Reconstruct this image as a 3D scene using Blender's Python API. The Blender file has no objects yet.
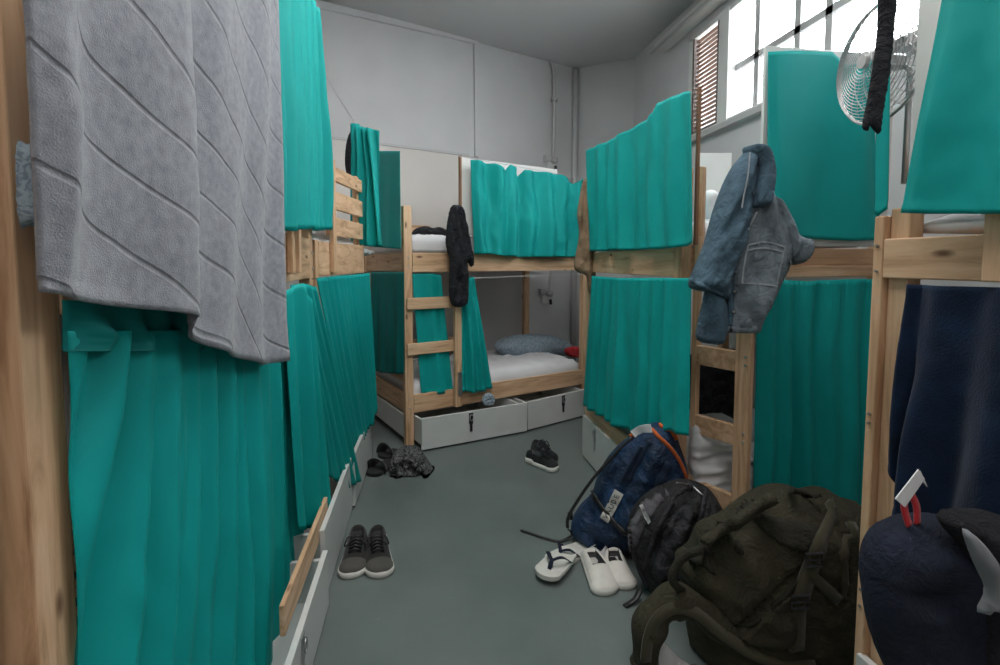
import bpy, bmesh, math, random
from mathutils import Vector, noise, Matrix
from mathutils.geometry import delaunay_2d_cdt
random.seed(7)
C = bpy.context.scene.collection
# ---------------------------------------------------------------- camera model
F=500.0; H=1.2; P=math.radians(3.7); CY=262+F*math.tan(P); W=math.atan(80/F*math.cos(P))
cp,sp,cw,sw=math.cos(P),math.sin(P),math.cos(W),math.sin(W)
RR=(cw,-sw,0); UU=(sw*sp,cw*sp,cp); DD=(sw*cp,cw*cp,-sp)
def ray(x,y):
    a=(x-500)/F; b=(CY-y)/F
    return [RR[i]*a+UU[i]*b+DD[i] for i in range(3)]
def onL(x,y,pl):
    A,B=pl; d=ray(x,y); nx,ny=-(B[1]-A[1]),B[0]-A[0]
    t=(nx*A[0]+ny*A[1])/(nx*d[0]+ny*d[1]); return Vector((d[0]*t,d[1]*t,H+d[2]*t))
def pj(p):
    q=(p[0],p[1],p[2]-H); dd=sum(q[i]*DD[i] for i in range(3))
    return (500+F*sum(q[i]*RR[i] for i in range(3))/dd, CY-F*sum(q[i]*UU[i] for i in range(3))/dd)
def onZ(x,y,z=0):
    d=ray(x,y); t=(z-H)/d[2]; return Vector((d[0]*t,d[1]*t,z))
def PX(v): return ((v,0),(v,1))
def PY(v): return ((0,v),(1,v))
def face_plane(px,depth,turn=0):
    """vertical plane squarely facing the viewpoint direction through column px at given depth; turn in degrees"""
    a=(px-500)/F*depth; c=Vector((cw*a+sw*depth,-sw*a+cw*depth)); r=Vector((cw,-sw)); r.rotate(Matrix.Rotation(math.radians(turn),2))
    return ((c.x,c.y),(c.x+r.x,c.y+r.y))
# ---------------------------------------------------------------- materials
def new_mat(n):
    m=bpy.data.materials.new(n); m.use_nodes=True; nt=m.node_tree
    return m,nt,nt.nodes['Principled BSDF']
def N(nt,t,**k):
    n=nt.nodes.new(t)
    for a,b in k.items():
        if hasattr(n,a): setattr(n,a,b)
        else: n.inputs[a].default_value=b
    return n
def ramp(nt,fac,stops):
    r=nt.nodes.new('ShaderNodeValToRGB'); el=r.color_ramp.elements
    el[0].position,el[0].color=stops[0][0],(*stops[0][1],1); el[1].position,el[1].color=stops[-1][0],(*stops[-1][1],1)
    for p,c in stops[1:-1]:
        e=el.new(p); e.color=(*c,1)
    nt.links.new(fac,r.inputs[0]); return r.outputs[0]
def coords(nt,scale=(1,1,1),rotz=0):
    t=nt.nodes.new('ShaderNodeNewGeometry'); mp=nt.nodes.new('ShaderNodeMapping')
    mp.inputs['Rotation'].default_value=(0,0,rotz)
    m2=nt.nodes.new('ShaderNodeMapping'); m2.inputs['Scale'].default_value=scale
    nt.links.new(t.outputs['Position'],mp.inputs[0]); nt.links.new(mp.outputs[0],m2.inputs[0]); return m2.outputs[0]
def bump(nt,b,h,st,dist=.01):
    bn=nt.nodes.new('ShaderNodeBump'); bn.inputs['Strength'].default_value=st; bn.inputs['Distance'].default_value=dist
    nt.links.new(h,bn.inputs['Height']); nt.links.new(bn.outputs[0],b.inputs['Normal'])
def wood(n,axis='z',rot=0,tone=1.0):
    m,nt,b=new_mat(n); s={'z':(14,14,1.1),'x':(1.1,14,14),'y':(14,1.1,14)}[axis]
    co=coords(nt,s,rot); no=N(nt,'ShaderNodeTexNoise',Scale=2.2,Detail=6,Roughness=.62,Distortion=.9); nt.links.new(co,no.inputs['Vector'])
    c=ramp(nt,no.outputs[0],[(.3,(.40*tone,.225*tone,.12*tone)),(.5,(.66*tone,.42*tone,.25*tone)),(.7,(.78*tone,.55*tone,.36*tone))])
    co2=coords(nt,{'z':(9,9,3.2),'x':(3.2,9,9),'y':(9,3.2,9)}[axis],rot)
    vo=N(nt,'ShaderNodeTexVoronoi',Scale=1.3); nt.links.new(co2,vo.inputs['Vector'])
    k=ramp(nt,vo.outputs['Distance'],[(.05,(.14,.05,.02)),(.12,(1,1,1))])
    mx=N(nt,'ShaderNodeMix',data_type='RGBA',blend_type='MULTIPLY'); mx.inputs[0].default_value=.85
    nt.links.new(c,mx.inputs[6]); nt.links.new(k,mx.inputs[7]); nt.links.new(mx.outputs[2],b.inputs['Base Color'])
    b.inputs['Roughness'].default_value=.55; bump(nt,b,no.outputs[0],.15,.003); return m
def cloth(n,col,var=.15,rough=.75,weave=900,bs=.25,sheen=.15,patch=6):
    m,nt,b=new_mat(n); co=coords(nt)
    no=N(nt,'ShaderNodeTexNoise',Scale=patch,Detail=4); nt.links.new(co,no.inputs['Vector'])
    lo=tuple(c*(1-var) for c in col); hi=tuple(min(1,c*(1+var)) for c in col)
    c=ramp(nt,no.outputs[0],[(.3,lo),(.7,hi)]); nt.links.new(c,b.inputs['Base Color'])
    w=N(nt,'ShaderNodeTexNoise',Scale=weave,Detail=2); nt.links.new(co,w.inputs['Vector'])
    b.inputs['Roughness'].default_value=rough; b.inputs['Specular IOR Level'].default_value=.25; b.inputs['Sheen Weight'].default_value=sheen; bump(nt,b,w.outputs[0],bs,.002); return m
def canvas(n,col,var=.3,rough=.8,wr=14,ws=.9):
    m,nt,b=new_mat(n); co=coords(nt)
    no=N(nt,'ShaderNodeTexNoise',Scale=10,Detail=6); nt.links.new(co,no.inputs['Vector'])
    c=ramp(nt,no.outputs[0],[(.3,tuple(x*(1-var) for x in col)),(.7,tuple(min(1,x*(1+var)) for x in col))]); nt.links.new(c,b.inputs['Base Color'])
    w=N(nt,'ShaderNodeTexNoise',Scale=wr,Detail=7,Roughness=.62,Distortion=1.2); nt.links.new(co,w.inputs['Vector'])
    b.inputs['Roughness'].default_value=rough; bump(nt,b,w.outputs[0],ws,.03); return m
def plain(n,col,rough=.5,metal=0,var=0,scale=20,bs=0):
    m,nt,b=new_mat(n); b.inputs['Base Color'].default_value=(*col,1); b.inputs['Roughness'].default_value=rough; b.inputs['Metallic'].default_value=metal
    if var or bs:
        co=coords(nt); no=N(nt,'ShaderNodeTexNoise',Scale=scale,Detail=5); nt.links.new(co,no.inputs['Vector'])
        if var:
            c=ramp(nt,no.outputs[0],[(.3,tuple(x*(1-var) for x in col)),(.7,tuple(min(1,x*(1+var)) for x in col))]); nt.links.new(c,b.inputs['Base Color'])
        if bs: bump(nt,b,no.outputs[0],bs,.004)
    return m
M={}
M['wz']=wood('pine_upright','z'); M['wy']=wood('pine_rail_along','y'); M['wx']=wood('pine_rail_across','x')
BANG=math.atan2(.392,.92)
M['wb']=wood('pine_rail_back','x',-BANG); M['wbn']=wood('pine_rail_back_end','y',-BANG)
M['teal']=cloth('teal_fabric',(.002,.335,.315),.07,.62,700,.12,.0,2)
M['teal_shade']=cloth('teal_fabric_painted_shade',(.002,.20,.19),.08,.7,700,.12,.0,2)  # same teal fabric with shade put into the colour, for recessed curtains
M['wall']=plain('wall_paint',(.58,.58,.585),.7,var=.04,scale=3,bs=.06)
M['ceiling']=plain('ceiling_paint',(.56,.57,.57),.8,var=.03,scale=2)
M['dado']=plain('panel_paint',(.66,.625,.59),.7,var=.03,scale=3)
M['white']=plain('white_board',(.68,.68,.66),.5,var=.04,scale=6)
M['drawer']=plain('drawer_white',(.60,.61,.60),.5,var=.05,scale=5)
M['sheet']=cloth('white_sheet',(.74,.74,.76),.05,.85,400,.15,.1)
M['black']=canvas('black_cloth',(.010,.011,.017),.4,.8,24,1.0)
M['blackp']=plain('black_plastic',(.015,.015,.016),.45)
M['navy']=cloth('navy_fleece',(.004,.015,.042),.35,.95,260,.7,.1,14)
M['navy2']=canvas('navy_shell',(.005,.010,.028),.35,.85,16,.7)
M['tan']=canvas('tan_cloth',(.25,.165,.10),.2,.8,22,.6)
M['olive']=canvas('olive_canvas',(.030,.027,.012),.3,.85,16,.8)
M['olive2']=canvas('olive_canvas_dark',(.017,.016,.008),.3,.85,20,.8)
M['bluepack']=canvas('blue_nylon',(.004,.026,.075),.6,.55,15,.9)
M['blueweb']=cloth('blue_webbing',(.008,.02,.045),.2,.7,300,.6)
M['gray']=cloth('grey_print',(.085,.08,.09),.4,.8,500,.3,.1,30)
M['lining']=cloth('grey_lining',(.22,.23,.25),.15,.8)
M['strap']=cloth('olive_webbing',(.046,.043,.024),.2,.8,300,.5)
M['dgray']=canvas('dark_grey_nylon',(.022,.022,.027),.35,.7,20,.7)
M['orange']=cloth('orange_piping',(.62,.13,.03),.1,.6)
M['red']=cloth('red_cloth',(.55,.03,.04),.2,.7)
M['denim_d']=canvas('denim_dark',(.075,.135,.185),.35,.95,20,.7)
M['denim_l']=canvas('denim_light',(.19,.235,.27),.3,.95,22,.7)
M['denim_s']=cloth('denim_seam',(.36,.40,.43),.2,.9,600,.5,.1)
M['metal']=plain('steel',(.55,.55,.55),.3,1.0)
M['conduit']=plain('conduit_grey',(.50,.50,.50),.45)
M['rubber']=plain('white_rubber',(.62,.61,.57),.6,var=.08)
M['shoewhite']=plain('white_leather',(.66,.63,.58),.6,var=.06,scale=30)
M['shoegrey']=cloth('grey_suede',(.024,.024,.023),.25,.9)
M['packblack']=canvas('black_pack_nylon',(.010,.010,.012),.4,.65,18,1.0)
M['shoeblack']=cloth('black_mesh',(.011,.012,.014),.3,.8)
M['paper']=plain('paper_tag',(.75,.76,.78),.6)
M['sticker']=plain('sticker_green',(.03,.35,.33),.5)
M['pillow']=None
def mk_floor():
    m,nt,b=new_mat('painted_concrete'); co=coords(nt)
    n1=N(nt,'ShaderNodeTexNoise',Scale=2.2,Detail=6,Roughness=.6); nt.links.new(co,n1.inputs['Vector'])
    c=ramp(nt,n1.outputs[0],[(.3,(.115,.140,.135)),(.7,(.155,.185,.178))]); 
    n2=N(nt,'ShaderNodeTexVoronoi',Scale=9.0); nt.links.new(co,n2.inputs['Vector'])
    k=ramp(nt,n2.outputs['Distance'],[(.02,(1.4,1.4,1.35)),(.06,(1,1,1))])
    mx=N(nt,'ShaderNodeMix',data_type='RGBA',blend_type='MULTIPLY'); mx.inputs[0].default_value=.6
    nt.links.new(c,mx.inputs[6]); nt.links.new(k,mx.inputs[7]); nt.links.new(mx.outputs[2],b.inputs['Base Color'])
    r=ramp(nt,n1.outputs[0],[(.3,(.28,.28,.28)),(.7,(.5,.5,.5))]); nt.links.new(r,b.inputs['Roughness'])
    bump(nt,b,n1.outputs[0],.05,.01); return m
M['floor']=mk_floor()
def mk_towel():
    m,nt,b=new_mat('grey_terry'); 
    t=nt.nodes.new('ShaderNodeTexCoord'); co=coords(nt,(1,1,1)); 
    n1=N(nt,'ShaderNodeTexNoise',Scale=420,Detail=3); nt.links.new(co,n1.inputs['Vector'])
    mp=nt.nodes.new('ShaderNodeMapping'); mp.inputs['Rotation'].default_value=(0,0,math.radians(118)); nt.links.new(t.outputs['UV'],mp.inputs[0])
    wv=N(nt,'ShaderNodeTexWave',wave_type='BANDS',Scale=2.7,Distortion=5.0,Detail=0.0); wv.inputs['Detail Scale'].default_value=.7; nt.links.new(mp.outputs[0],wv.inputs['Vector'])
    g=ramp(nt,wv.outputs['Fac'],[(.0,(.0,.0,.0)),(.02,(1,1,1))])
    mxh=N(nt,'ShaderNodeMath',operation='MULTIPLY_ADD'); nt.links.new(g,mxh.inputs[0]); mxh.inputs[1].default_value=1.6; nt.links.new(n1.outputs[0],mxh.inputs[2])
    n2=N(nt,'ShaderNodeTexNoise',Scale=60,Detail=4); nt.links.new(co,n2.inputs['Vector'])
    c=ramp(nt,n2.outputs[0],[(.3,(.185,.195,.225)),(.7,(.28,.29,.325))])
    mx=N(nt,'ShaderNodeMix',data_type='RGBA',blend_type='MULTIPLY'); mx.inputs[0].default_value=.2
    nt.links.new(c,mx.inputs[6]); nt.links.new(g,mx.inputs[7]); nt.links.new(mx.outputs[2],b.inputs['Base Color'])
    b.inputs['Roughness'].default_value=.95; b.inputs['Sheen Weight'].default_value=.3
    bump(nt,b,mxh.outputs[0],.6,.003); return m
M['towel']=mk_towel()
def mk_print(n,a,bc,scale):
    m,nt,b=new_mat(n); co=coords(nt); v=N(nt,'ShaderNodeTexNoise',Scale=scale,Detail=3,Distortion=2.0); nt.links.new(co,v.inputs['Vector'])
    c=ramp(nt,v.outputs[0],[(.44,a),(.54,bc)]); nt.links.new(c,b.inputs['Base Color']); b.inputs['Roughness'].default_value=.85; return m
M['pillow']=mk_print('blue_grey_print',(.20,.27,.33),(.36,.45,.52),60)
M['zebra']=mk_print('black_white_print',(.008,.008,.010),(.13,.13,.135),45)
# ---------------------------------------------------------------- mesh builder
def rootloc(p):
    v=Vector((0,0,0))
    while p: v+=p.location; p=p.parent
    return v
class MB:
    def __init__(s): s.v=[]; s.f=[]; s.mi=[]
    def add(s,vs,fs,mi=0):
        b=len(s.v); s.v+= [Vector(v) for v in vs]; s.f+=[tuple(b+i for i in f) for f in fs]; s.mi+=[mi]*len(fs)
    def obox(s,o,a,b,c,mi=0):
        o,a,b,c=map(Vector,(o,a,b,c))
        vs=[o,o+a,o+a+b,o+b,o+c,o+a+c,o+a+b+c,o+b+c]
        fs=[(0,3,2,1),(4,5,6,7),(0,1,5,4),(1,2,6,5),(2,3,7,6),(3,0,4,7)]
        if a.cross(b).dot(c)<0: fs=[tuple(reversed(f)) for f in fs]
        s.add(vs,fs,mi)
    def box(s,x0,x1,y0,y1,z0,z1,mi=0): s.obox((x0,y0,z0),(x1-x0,0,0),(0,y1-y0,0),(0,0,z1-z0),mi)
    def sweep(s,pts,w,t=None,nv=None,closed=False,seg=8,mi=0):
        """tube (t None) or flat band w x t following pts"""
        pts=[Vector(p) for p in pts]; n=len(pts); rings=[]; prev=None
        for i,p in enumerate(pts):
            a=pts[i-1] if (i>0 or closed) else p; b=pts[(i+1)%n] if (i<n-1 or closed) else p
            T=(b-a).normalized(); ref=Vector(nv) if nv is not None else (prev if prev is not None else (Vector((0,0,1)) if abs(T.z)<.9 else Vector((1,0,0))))
            S=T.cross(ref); 
            if S.length<1e-5: S=T.cross(Vector((1,.1,.2)))
            S.normalize(); U=S.cross(T).normalized(); prev=U
            ww=w(i/(n-1)) if callable(w) else w
            if t is None: ring=[p+S*ww*math.cos(2*math.pi*k/seg)+U*ww*math.sin(2*math.pi*k/seg) for k in range(seg)]
            else: ring=[p+S*ww/2*x+U*t/2*y for x,y in ((-1,-1),(1,-1),(1,1),(-1,1))]
            rings.append(ring)
        m=len(rings[0]); vs=[v for r in rings for v in r]; fs=[]
        for i in range(n if closed else n-1):
            j=(i+1)%n
            for k in range(m): fs.append((i*m+k,i*m+(k+1)%m,j*m+(k+1)%m,j*m+k))
        if not closed: fs+= [tuple(reversed(range(m))),tuple((n-1)*m+k for k in range(m))]
        s.add(vs,fs,mi)
    def build(s,name,mats,parent=None,smooth=False,bevel=0,solid=0,sub=0,**tags):
        me=bpy.data.meshes.new(name); off=rootloc(parent) if parent else Vector((0,0,0))
        if parent is None and s.v:
            off=Vector((sum(v.x for v in s.v)/len(s.v),sum(v.y for v in s.v)/len(s.v),min(v.z for v in s.v)))
            if tags.get('kind')=='structure': off=Vector((0,0,0))
        me.from_pydata([v-off for v in s.v],[],s.f); me.update()
        if not isinstance(mats,(list,tuple)): mats=[mats]
        for m in mats: me.materials.append(m)
        for p,mi in zip(me.polygons,s.mi): p.material_index=mi; p.use_smooth=smooth
        o=bpy.data.objects.new(name,me); C.objects.link(o)
        if parent: o.parent=parent
        else: o.location=off
        if bevel:
            b=o.modifiers.new('b','BEVEL'); b.width=bevel; b.segments=2; b.limit_method='ANGLE'
        if solid:
            b=o.modifiers.new('s','SOLIDIFY'); b.thickness=solid; b.offset=0
        if sub:
            b=o.modifiers.new('u','SUBSURF'); b.levels=sub; b.render_levels=sub
        for k,v in tags.items(): o[k]=v
        return o
def thing(name,loc,label,cat,group=None):
    o=bpy.data.objects.new(name,None); o.location=loc; o.empty_display_size=.1; C.objects.link(o); o['label']=label; o['category']=cat
    if group: o['group']=group
    return o
def smooth_loop(pts,k=4):
    out=[]; n=len(pts)
    for i in range(n):
        p0,p1,p2,p3=[Vector(pts[(i+j)%n]) for j in (-1,0,1,2)]
        for a in range(k):
            t=a/k; out.append(.5*((2*p1)+(-p0+p2)*t+(2*p0-5*p1+4*p2-p3)*t*t+(-p0+3*p1-3*p2+p3)*t**3))
    return out
def smooth_line(pts,k=6):
    pts=[Vector(p) for p in pts]; out=[]; n=len(pts)
    for i in range(n-1):
        p0,p1,p2,p3=pts[max(i-1,0)],pts[i],pts[i+1],pts[min(i+2,n-1)]
        for a in range(k):
            t=a/k; out.append(.5*((2*p1)+(-p0+p2)*t+(2*p0-5*p1+4*p2-p3)*t*t+(-p0+3*p1-3*p2+p3)*t**3))
    out.append(pts[-1]); return out
def noi(x,y,z=0): return noise.noise(Vector((x,y,z)))
def segd(p,a,b):
    ab=b-a; L=ab.length_squared; t=max(0,min(1,(p-a).dot(ab)/L)) if L else 0
    return (p-(a+ab*t)).length
class Puff:
    """inflated cloth/bag volume with the outline given on a vertical plane through the object's own place in the room"""
    def __init__(s,out,pl,thick,wedge=.06,res=.014,folds=(.006,18,4,0,0),creases=(),back=.5,k=3,power=.5):
        A=Vector(pl[0]); B=Vector(pl[1]); d=(B-A).normalized(); s.A=A; s.d=d; s.pl=pl
        n=Vector((-d.y,d.x)); 
        if n.dot(-A)<0: n=-n
        s.n=Vector((n.x,n.y,0)); s.th=thick; s.w=wedge; s.folds=folds; s.power=power; s.back=back; s.res=res
        def c2(q): v=onL(q[0],q[1],pl); return Vector(((Vector((v.x,v.y))-A).dot(d),v.z))
        s.c2=c2
        s.loop=[c2(q) for q in (smooth_loop([Vector(q) for q in out],k) if k>1 else out)]
        s.cr=[]; s.cr=[(s.find(c[0],c[1]),s.find(c[2],c[3]),c[4],c[5]) for c in creases]
    def dist(s,p):
        n=len(s.loop); return min(segd(p,s.loop[i],s.loop[(i+1)%n]) for i in range(n))
    def off(s,p):
        d=min(s.dist(p)/s.w,1); pr=(1-(1-d)**2)**s.power
        a,fs,fz,sd,tl=s.folds; x=p.x+tl*p.y
        f=a*(noi(x*fs,p.y*fz,sd)*1.2+.5*noi(x*fs*2.3,p.y*fz*2.1,sd+9)+.5*(1-2*abs(noi(x*fs*.8,p.y*fz*.8,sd+3))))
        for u,v,dep,wd in s.cr:
            q=segd(p,u,v)/wd
            if q<3: f+=dep*math.exp(-q*q)
        return s.th*pr+f*min(1,d*2), -s.back*s.th*pr+f*.3*min(1,d*2)
    def p3(s,p,o): return Vector((s.A.x+s.d.x*p.x,s.A.y+s.d.y*p.x,max(.004,p.y)))+s.n*o
    def find(s,x,y,e=0):
        qx,qy=x,y; o0=s.off
        for _ in range(5):
            p=s.c2((qx,qy)); v=Puff.p3(s,p,s.off(p)[0]+e); a,b=pj(v); qx+=(x-a)*.8; qy+=(y-b)*.8
        return s.c2((qx,qy))
    def at(s,x,y,e=0): p=s.find(x,y,e); return Puff.p3(s,p,s.off(p)[0]+e)
    def mesh(s,mb,mi=0):
        L=s.loop; xs=[p.x for p in L]; zs=[p.y for p in L]; r=s.res
        # resample the boundary
        bd=[]
        for i in range(len(L)):
            a,b=L[i],L[(i+1)%len(L)]; k=max(1,int((b-a).length/r))
            for j in range(k): bd.append(a.lerp(b,j/k))
        pts=list(bd); nb=len(bd); z=min(zs); row=0
        while z<max(zs):
            x=min(xs)+(r/2 if row%2 else 0)
            while x<max(xs):
                p=Vector((x,z))
                ins=False; j=len(L)-1
                for i in range(len(L)):
                    if (L[i].y>z)!=(L[j].y>z) and x<(L[j].x-L[i].x)*(z-L[i].y)/(L[j].y-L[i].y)+L[i].x: ins=not ins
                    j=i
                if ins and s.dist(p)>r*.45: pts.append(p)
                x+=r
            z+=r*.87; row+=1
        # extra ring close to the boundary for a round edge
        v,e,f,ov,oe,of=delaunay_2d_cdt(pts,[(i,(i+1)%nb) for i in range(nb)],[],1,1e-6)
        vs=[];front={};backi={}
        bset={i for i,o in enumerate(ov) if any(k<nb for k in o)}
        for i,p in enumerate(v):
            fo,bo=s.off(p)
            if i in bset: front[i]=backi[i]=len(vs); vs.append(s.p3(p,0))
            else:
                front[i]=len(vs); vs.append(s.p3(p,fo)); backi[i]=len(vs); vs.append(s.p3(p,bo))
        fs=[]
        for t in f:
            a=[front[i] for i in t]; b=[backi[i] for i in reversed(t)]
            fs.append(tuple(a))
            if set(a)!=set(b): fs.append(tuple(b))
        # orient
        if fs:
            t=fs[0]; nn=(vs[t[1]]-vs[t[0]]).cross(vs[t[2]]-vs[t[0]])
            if nn.dot(s.n)<0: fs=[tuple(reversed(q)) for q in fs]
        mb.add(vs,fs,mi); return s
    def obj(s,name,mat,parent=None,**t):
        mb=MB(); s.mesh(mb); o=mb.build(name,mat,parent,smooth=True,**t); return o
    def line(s,pts,e=.002,k=6):
        return [s.at(q[0],q[1],e) for q in smooth_line([Vector(p) for p in pts],k)]
class Patch(Puff):
    def __init__(s,base,out,e,w=.012,k=3,res=.009,back=0):
        s.base=base; s.A=base.A; s.d=base.d; s.n=base.n; s.pl=base.pl; s.w=w; s.res=res; s.e=e; s.c2=base.c2; s.th=e
        s.loop=[base.find(q[0],q[1]) for q in (smooth_loop([Vector(q) for q in out],k) if k>1 else out)]
    def off(s,p):
        d=min(s.dist(p)/s.w,1); pr=(1-(1-d)**2)**.5; b=s.base.off(p)[0]
        return b+s.e*pr, b-.012
    def mesh(s,mb,mi=0):
        b0=len(mb.v); Puff.mesh(s,mb,mi)
        return s
    def p3(s,p,o):
        if o==0: o=s.base.off(p)[0]-.004
        return Puff.p3(s,p,o)
def lay(p,pts,w,t,e=.002,k=6):
    """a strap lying on puff p"""
    m=MB(); m.sweep(p.line(pts,e,k),w,t,nv=p.n); return m
# ---------------------------------------------------------------- curtain
def curtain(name,label,cols,pl,mat='teal',amp=.018,freq=9,gather=0,seed=0,group=None,cat='curtain',nz=44,dens=.011,solid=.0018,top=.35,sharp=.5,uvs=False,hem=True,parent=None,lean=0,drop=0):
    A=Vector(pl[0]); B=Vector(pl[1]); d=(B-A).normalized(); n=Vector((-d.y,d.x,0))
    if Vector((n.x,n.y)).dot(-A)<0: n=-n
    T=[onL(c[0],c[1],pl) for c in cols]; Bt=[onL(c[2],c[3],pl) for c in cols]
    mb=MB(); rows=[]; acc=0; us=[]
    for i in range(len(cols)-1):
        ln=max((T[i+1]-T[i]).length,(Bt[i+1]-Bt[i]).length); k=max(2,int(ln/dens))
        for j in range(k+(1 if i==len(cols)-2 else 0)): us.append((i,j/k,acc+ln*j/k))
        acc+=ln
    for (i,t,s) in us:
        a=T[i].lerp(T[i+1],t); b=Bt[i].lerp(Bt[i+1],t); col=[]
        for r in range(nz+1):
            v=r/nz; p=a.lerp(b,v)
            ss=s+lean*v+.02*noi(s*3,v*2,seed+5)
            ph=2*math.pi*freq*ss+2.2*noi(ss*2.2,v*.6,seed)
            k_=ss*freq; w=1.0*math.sin(ph)*(.35+1.3*abs(noi(ss*3,v*.8,seed+2)))
            w+=1.25*noi(k_*.85,v*.55,seed+11)+.55*(1-2.6*abs(noi(k_*.6,v*.45,seed+15)))+.35*noi(k_*2.1,v*2.0,seed+4)+.12*noi(k_*3.5,v*9,seed+6)
            f=1.25*amp*(top+(1-top)*min(1,v*1.6))*w*min(1,.25+min(s,acc-s)/.05)
            if gather: f+=gather*math.exp(-v*14)*math.sin(2*math.pi*ss*55+4*noi(ss*20,0,seed))
            if hem and v>.965: f+=.0015
            col.append(p+n*f)
        rows.append(col)
    m=nz+1; vs=[p for c in rows for p in c]; fs=[(i*m+j,(i+1)*m+j,(i+1)*m+j+1,i*m+j+1) for i in range(len(rows)-1) for j in range(nz)]
    mb.add(vs,fs); tg={}
    if parent is None: tg=dict(label=label,category=cat)
    if group: tg['group']=group
    o=mb.build(name,M[mat] if isinstance(mat,str) else mat,parent,smooth=True,solid=solid,**tg)
    if uvs:
        uv=o.data.uv_layers.new(name='UVMap')
        pos=[(us[i][2],(rows[i][j].z)) for i in range(len(rows)) for j in range(m)]
        for lp in o.data.loops: uv.data[lp.index].uv=pos[lp.vertex_index]
    return o
# ---------------------------------------------------------------- setting
BA=Vector((-.10,3.238)); BD=Vector((.92,.392)); BN=Vector((-.392,.92))
def bp(s,w,z=0): q=BA+BD*s+BN*w; return Vector((q.x,q.y,z))
def bplane(w): a=bp(0,w); b=bp(1,w); return ((a.x,a.y),(b.x,b.y))
CZ=3.13; XR=2.03; XL=-1.42
c0=bp((XL-BA.x+.392*.93)/.92,.93); cornB=onL(575,200,bplane(.93)); cornR=Vector((XR,onL(635,57,PX(XR)).y,0))
YN=-1.7
m=MB(); m.add([(XL-.2,YN-.2,0),(XR+.2,YN-.2,0),(XR+.2,5.6,0),(XL-.2,5.6,0)],[(0,1,2,3)]); m.build('floor',M['floor'],kind='structure')
m=MB(); m.box(XL-.2,XR+.2,YN-.2,5.6,CZ,CZ+.1); m.build('ceiling',M['ceiling'],kind='structure')
def wallseg(name,a,b,thick,z0=0,z1=CZ,mat='wall'):
    a=Vector((a[0],a[1])); b=Vector((b[0],b[1])); d=b-a; n=Vector((-d.y,d.x)).normalized()*thick
    m=MB(); m.obox((a.x,a.y,z0),(d.x,d.y,0),(n.x,n.y,0),(0,0,z1-z0)); return m.build(name,M[mat],kind='structure')
wallseg('wall_back',c0,cornB,.12)
wallseg('wall_corner',cornB,cornR,.12)
m=MB(); m.box(XL-.12,XL,YN,c0.y+.1,0,CZ); m.build('wall_left',M['wall'],kind='structure')
m=MB(); m.box(XL-.12,XR+.12,YN-.12,YN,0,CZ); m.build('wall_near',M['wall'],kind='structure')
# right wall with the window opening
wy0,wy1,wz0,wz1=1.25,3.60,2.12,2.87
m=MB(); m.box(XR,XR+.14,YN,cornR.y+.12,0,wz0); m.box(XR,XR+.14,YN,cornR.y+.12,wz1,CZ); m.box(XR,XR+.14,YN,wy0,wz0,wz1); m.box(XR,XR+.14,wy1,cornR.y+.12,wz0,wz1)
m.build('wall_right',M['wall'],kind='structure')
# dado panel and its thin top line, on the back wall
zdt=2.13
m=MB(); a=Vector((c0.x,c0.y,.0)); b=Vector((cornB.x,cornB.y,0)); dd=(b-a); nn=Vector((BN.x,BN.y,0))*-.012
sEnd=(onL(470,155,bplane(.93)).xy-c0.xy).length
e=BD*sEnd; m.obox((c0.x,c0.y,.02),(e.x,e.y,0),nn,(0,0,zdt-.02)); m.build('trim_1',M['dado'],kind='structure')
m=MB(); m.obox((c0.x+nn.x,c0.y+nn.y,zdt),(dd.x*.62,dd.y*.62,0),nn*.8,(0,0,.018)); m.build('trim_2',M['conduit'],kind='structure')
# big raised panel moulding on the back wall
def wallbar(name,px0,px1,w,out,mat='wall',k=.93):
    p=onL(*px0,bplane(k)); q=onL(*px1,bplane(k)); mb=MB(); mb.sweep([p-Vector((BN.x,BN.y,0))*out/2,q-Vector((BN.x,BN.y,0))*out/2],w,out,nv=(-BN.x,-BN.y,0)); return mb.build(name,M[mat],kind='structure')
wallbar('trim_3',(475,41),(476,157),.035,.02)
wallbar('trim_4',(300,1),(477,42),.05,.025)
# conduit along the top of the back wall, bending down to the socket
pts=[onL(x,y,bplane(.905)) for x,y in ((300,-22),(380,3),(460,27),(520,45),(538,50),(548,57),(553,68),(554,90),(554,130),(553,162))]
m=MB(); m.sweep(smooth_line(pts,4),.016,seg=10)
for x,y in ((400,9),(470,30),(554,100)):
    p=onL(x,y,bplane(.91)); m.obox(p-Vector((.03,.03,.012)),(.06,0,0),(0,.045,0),(0,0,.024))
m.build('wall_conduit',M['conduit'],smooth=True,label='grey conduit pipe running under the ceiling and bending down the back wall',category='pipe')
pts=[onL(x,y,bplane(.915)) for x,y in ((340,-22),(400,-2),(480,22),(560,48),(574,52))]
m=MB(); m.sweep(pts,.022,seg=8); m.build('trim_5',M['wall'],kind='structure',smooth=True)
m=MB(); p=cornB; m.sweep([(p.x-.02,p.y-.04,0.02),(p.x-.02,p.y-.04,CZ-.02)],.028,seg=12)
m.build('corner_pipe',M['wall'],smooth=True,label='white painted vertical pipe in the far room corner',category='pipe')
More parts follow.
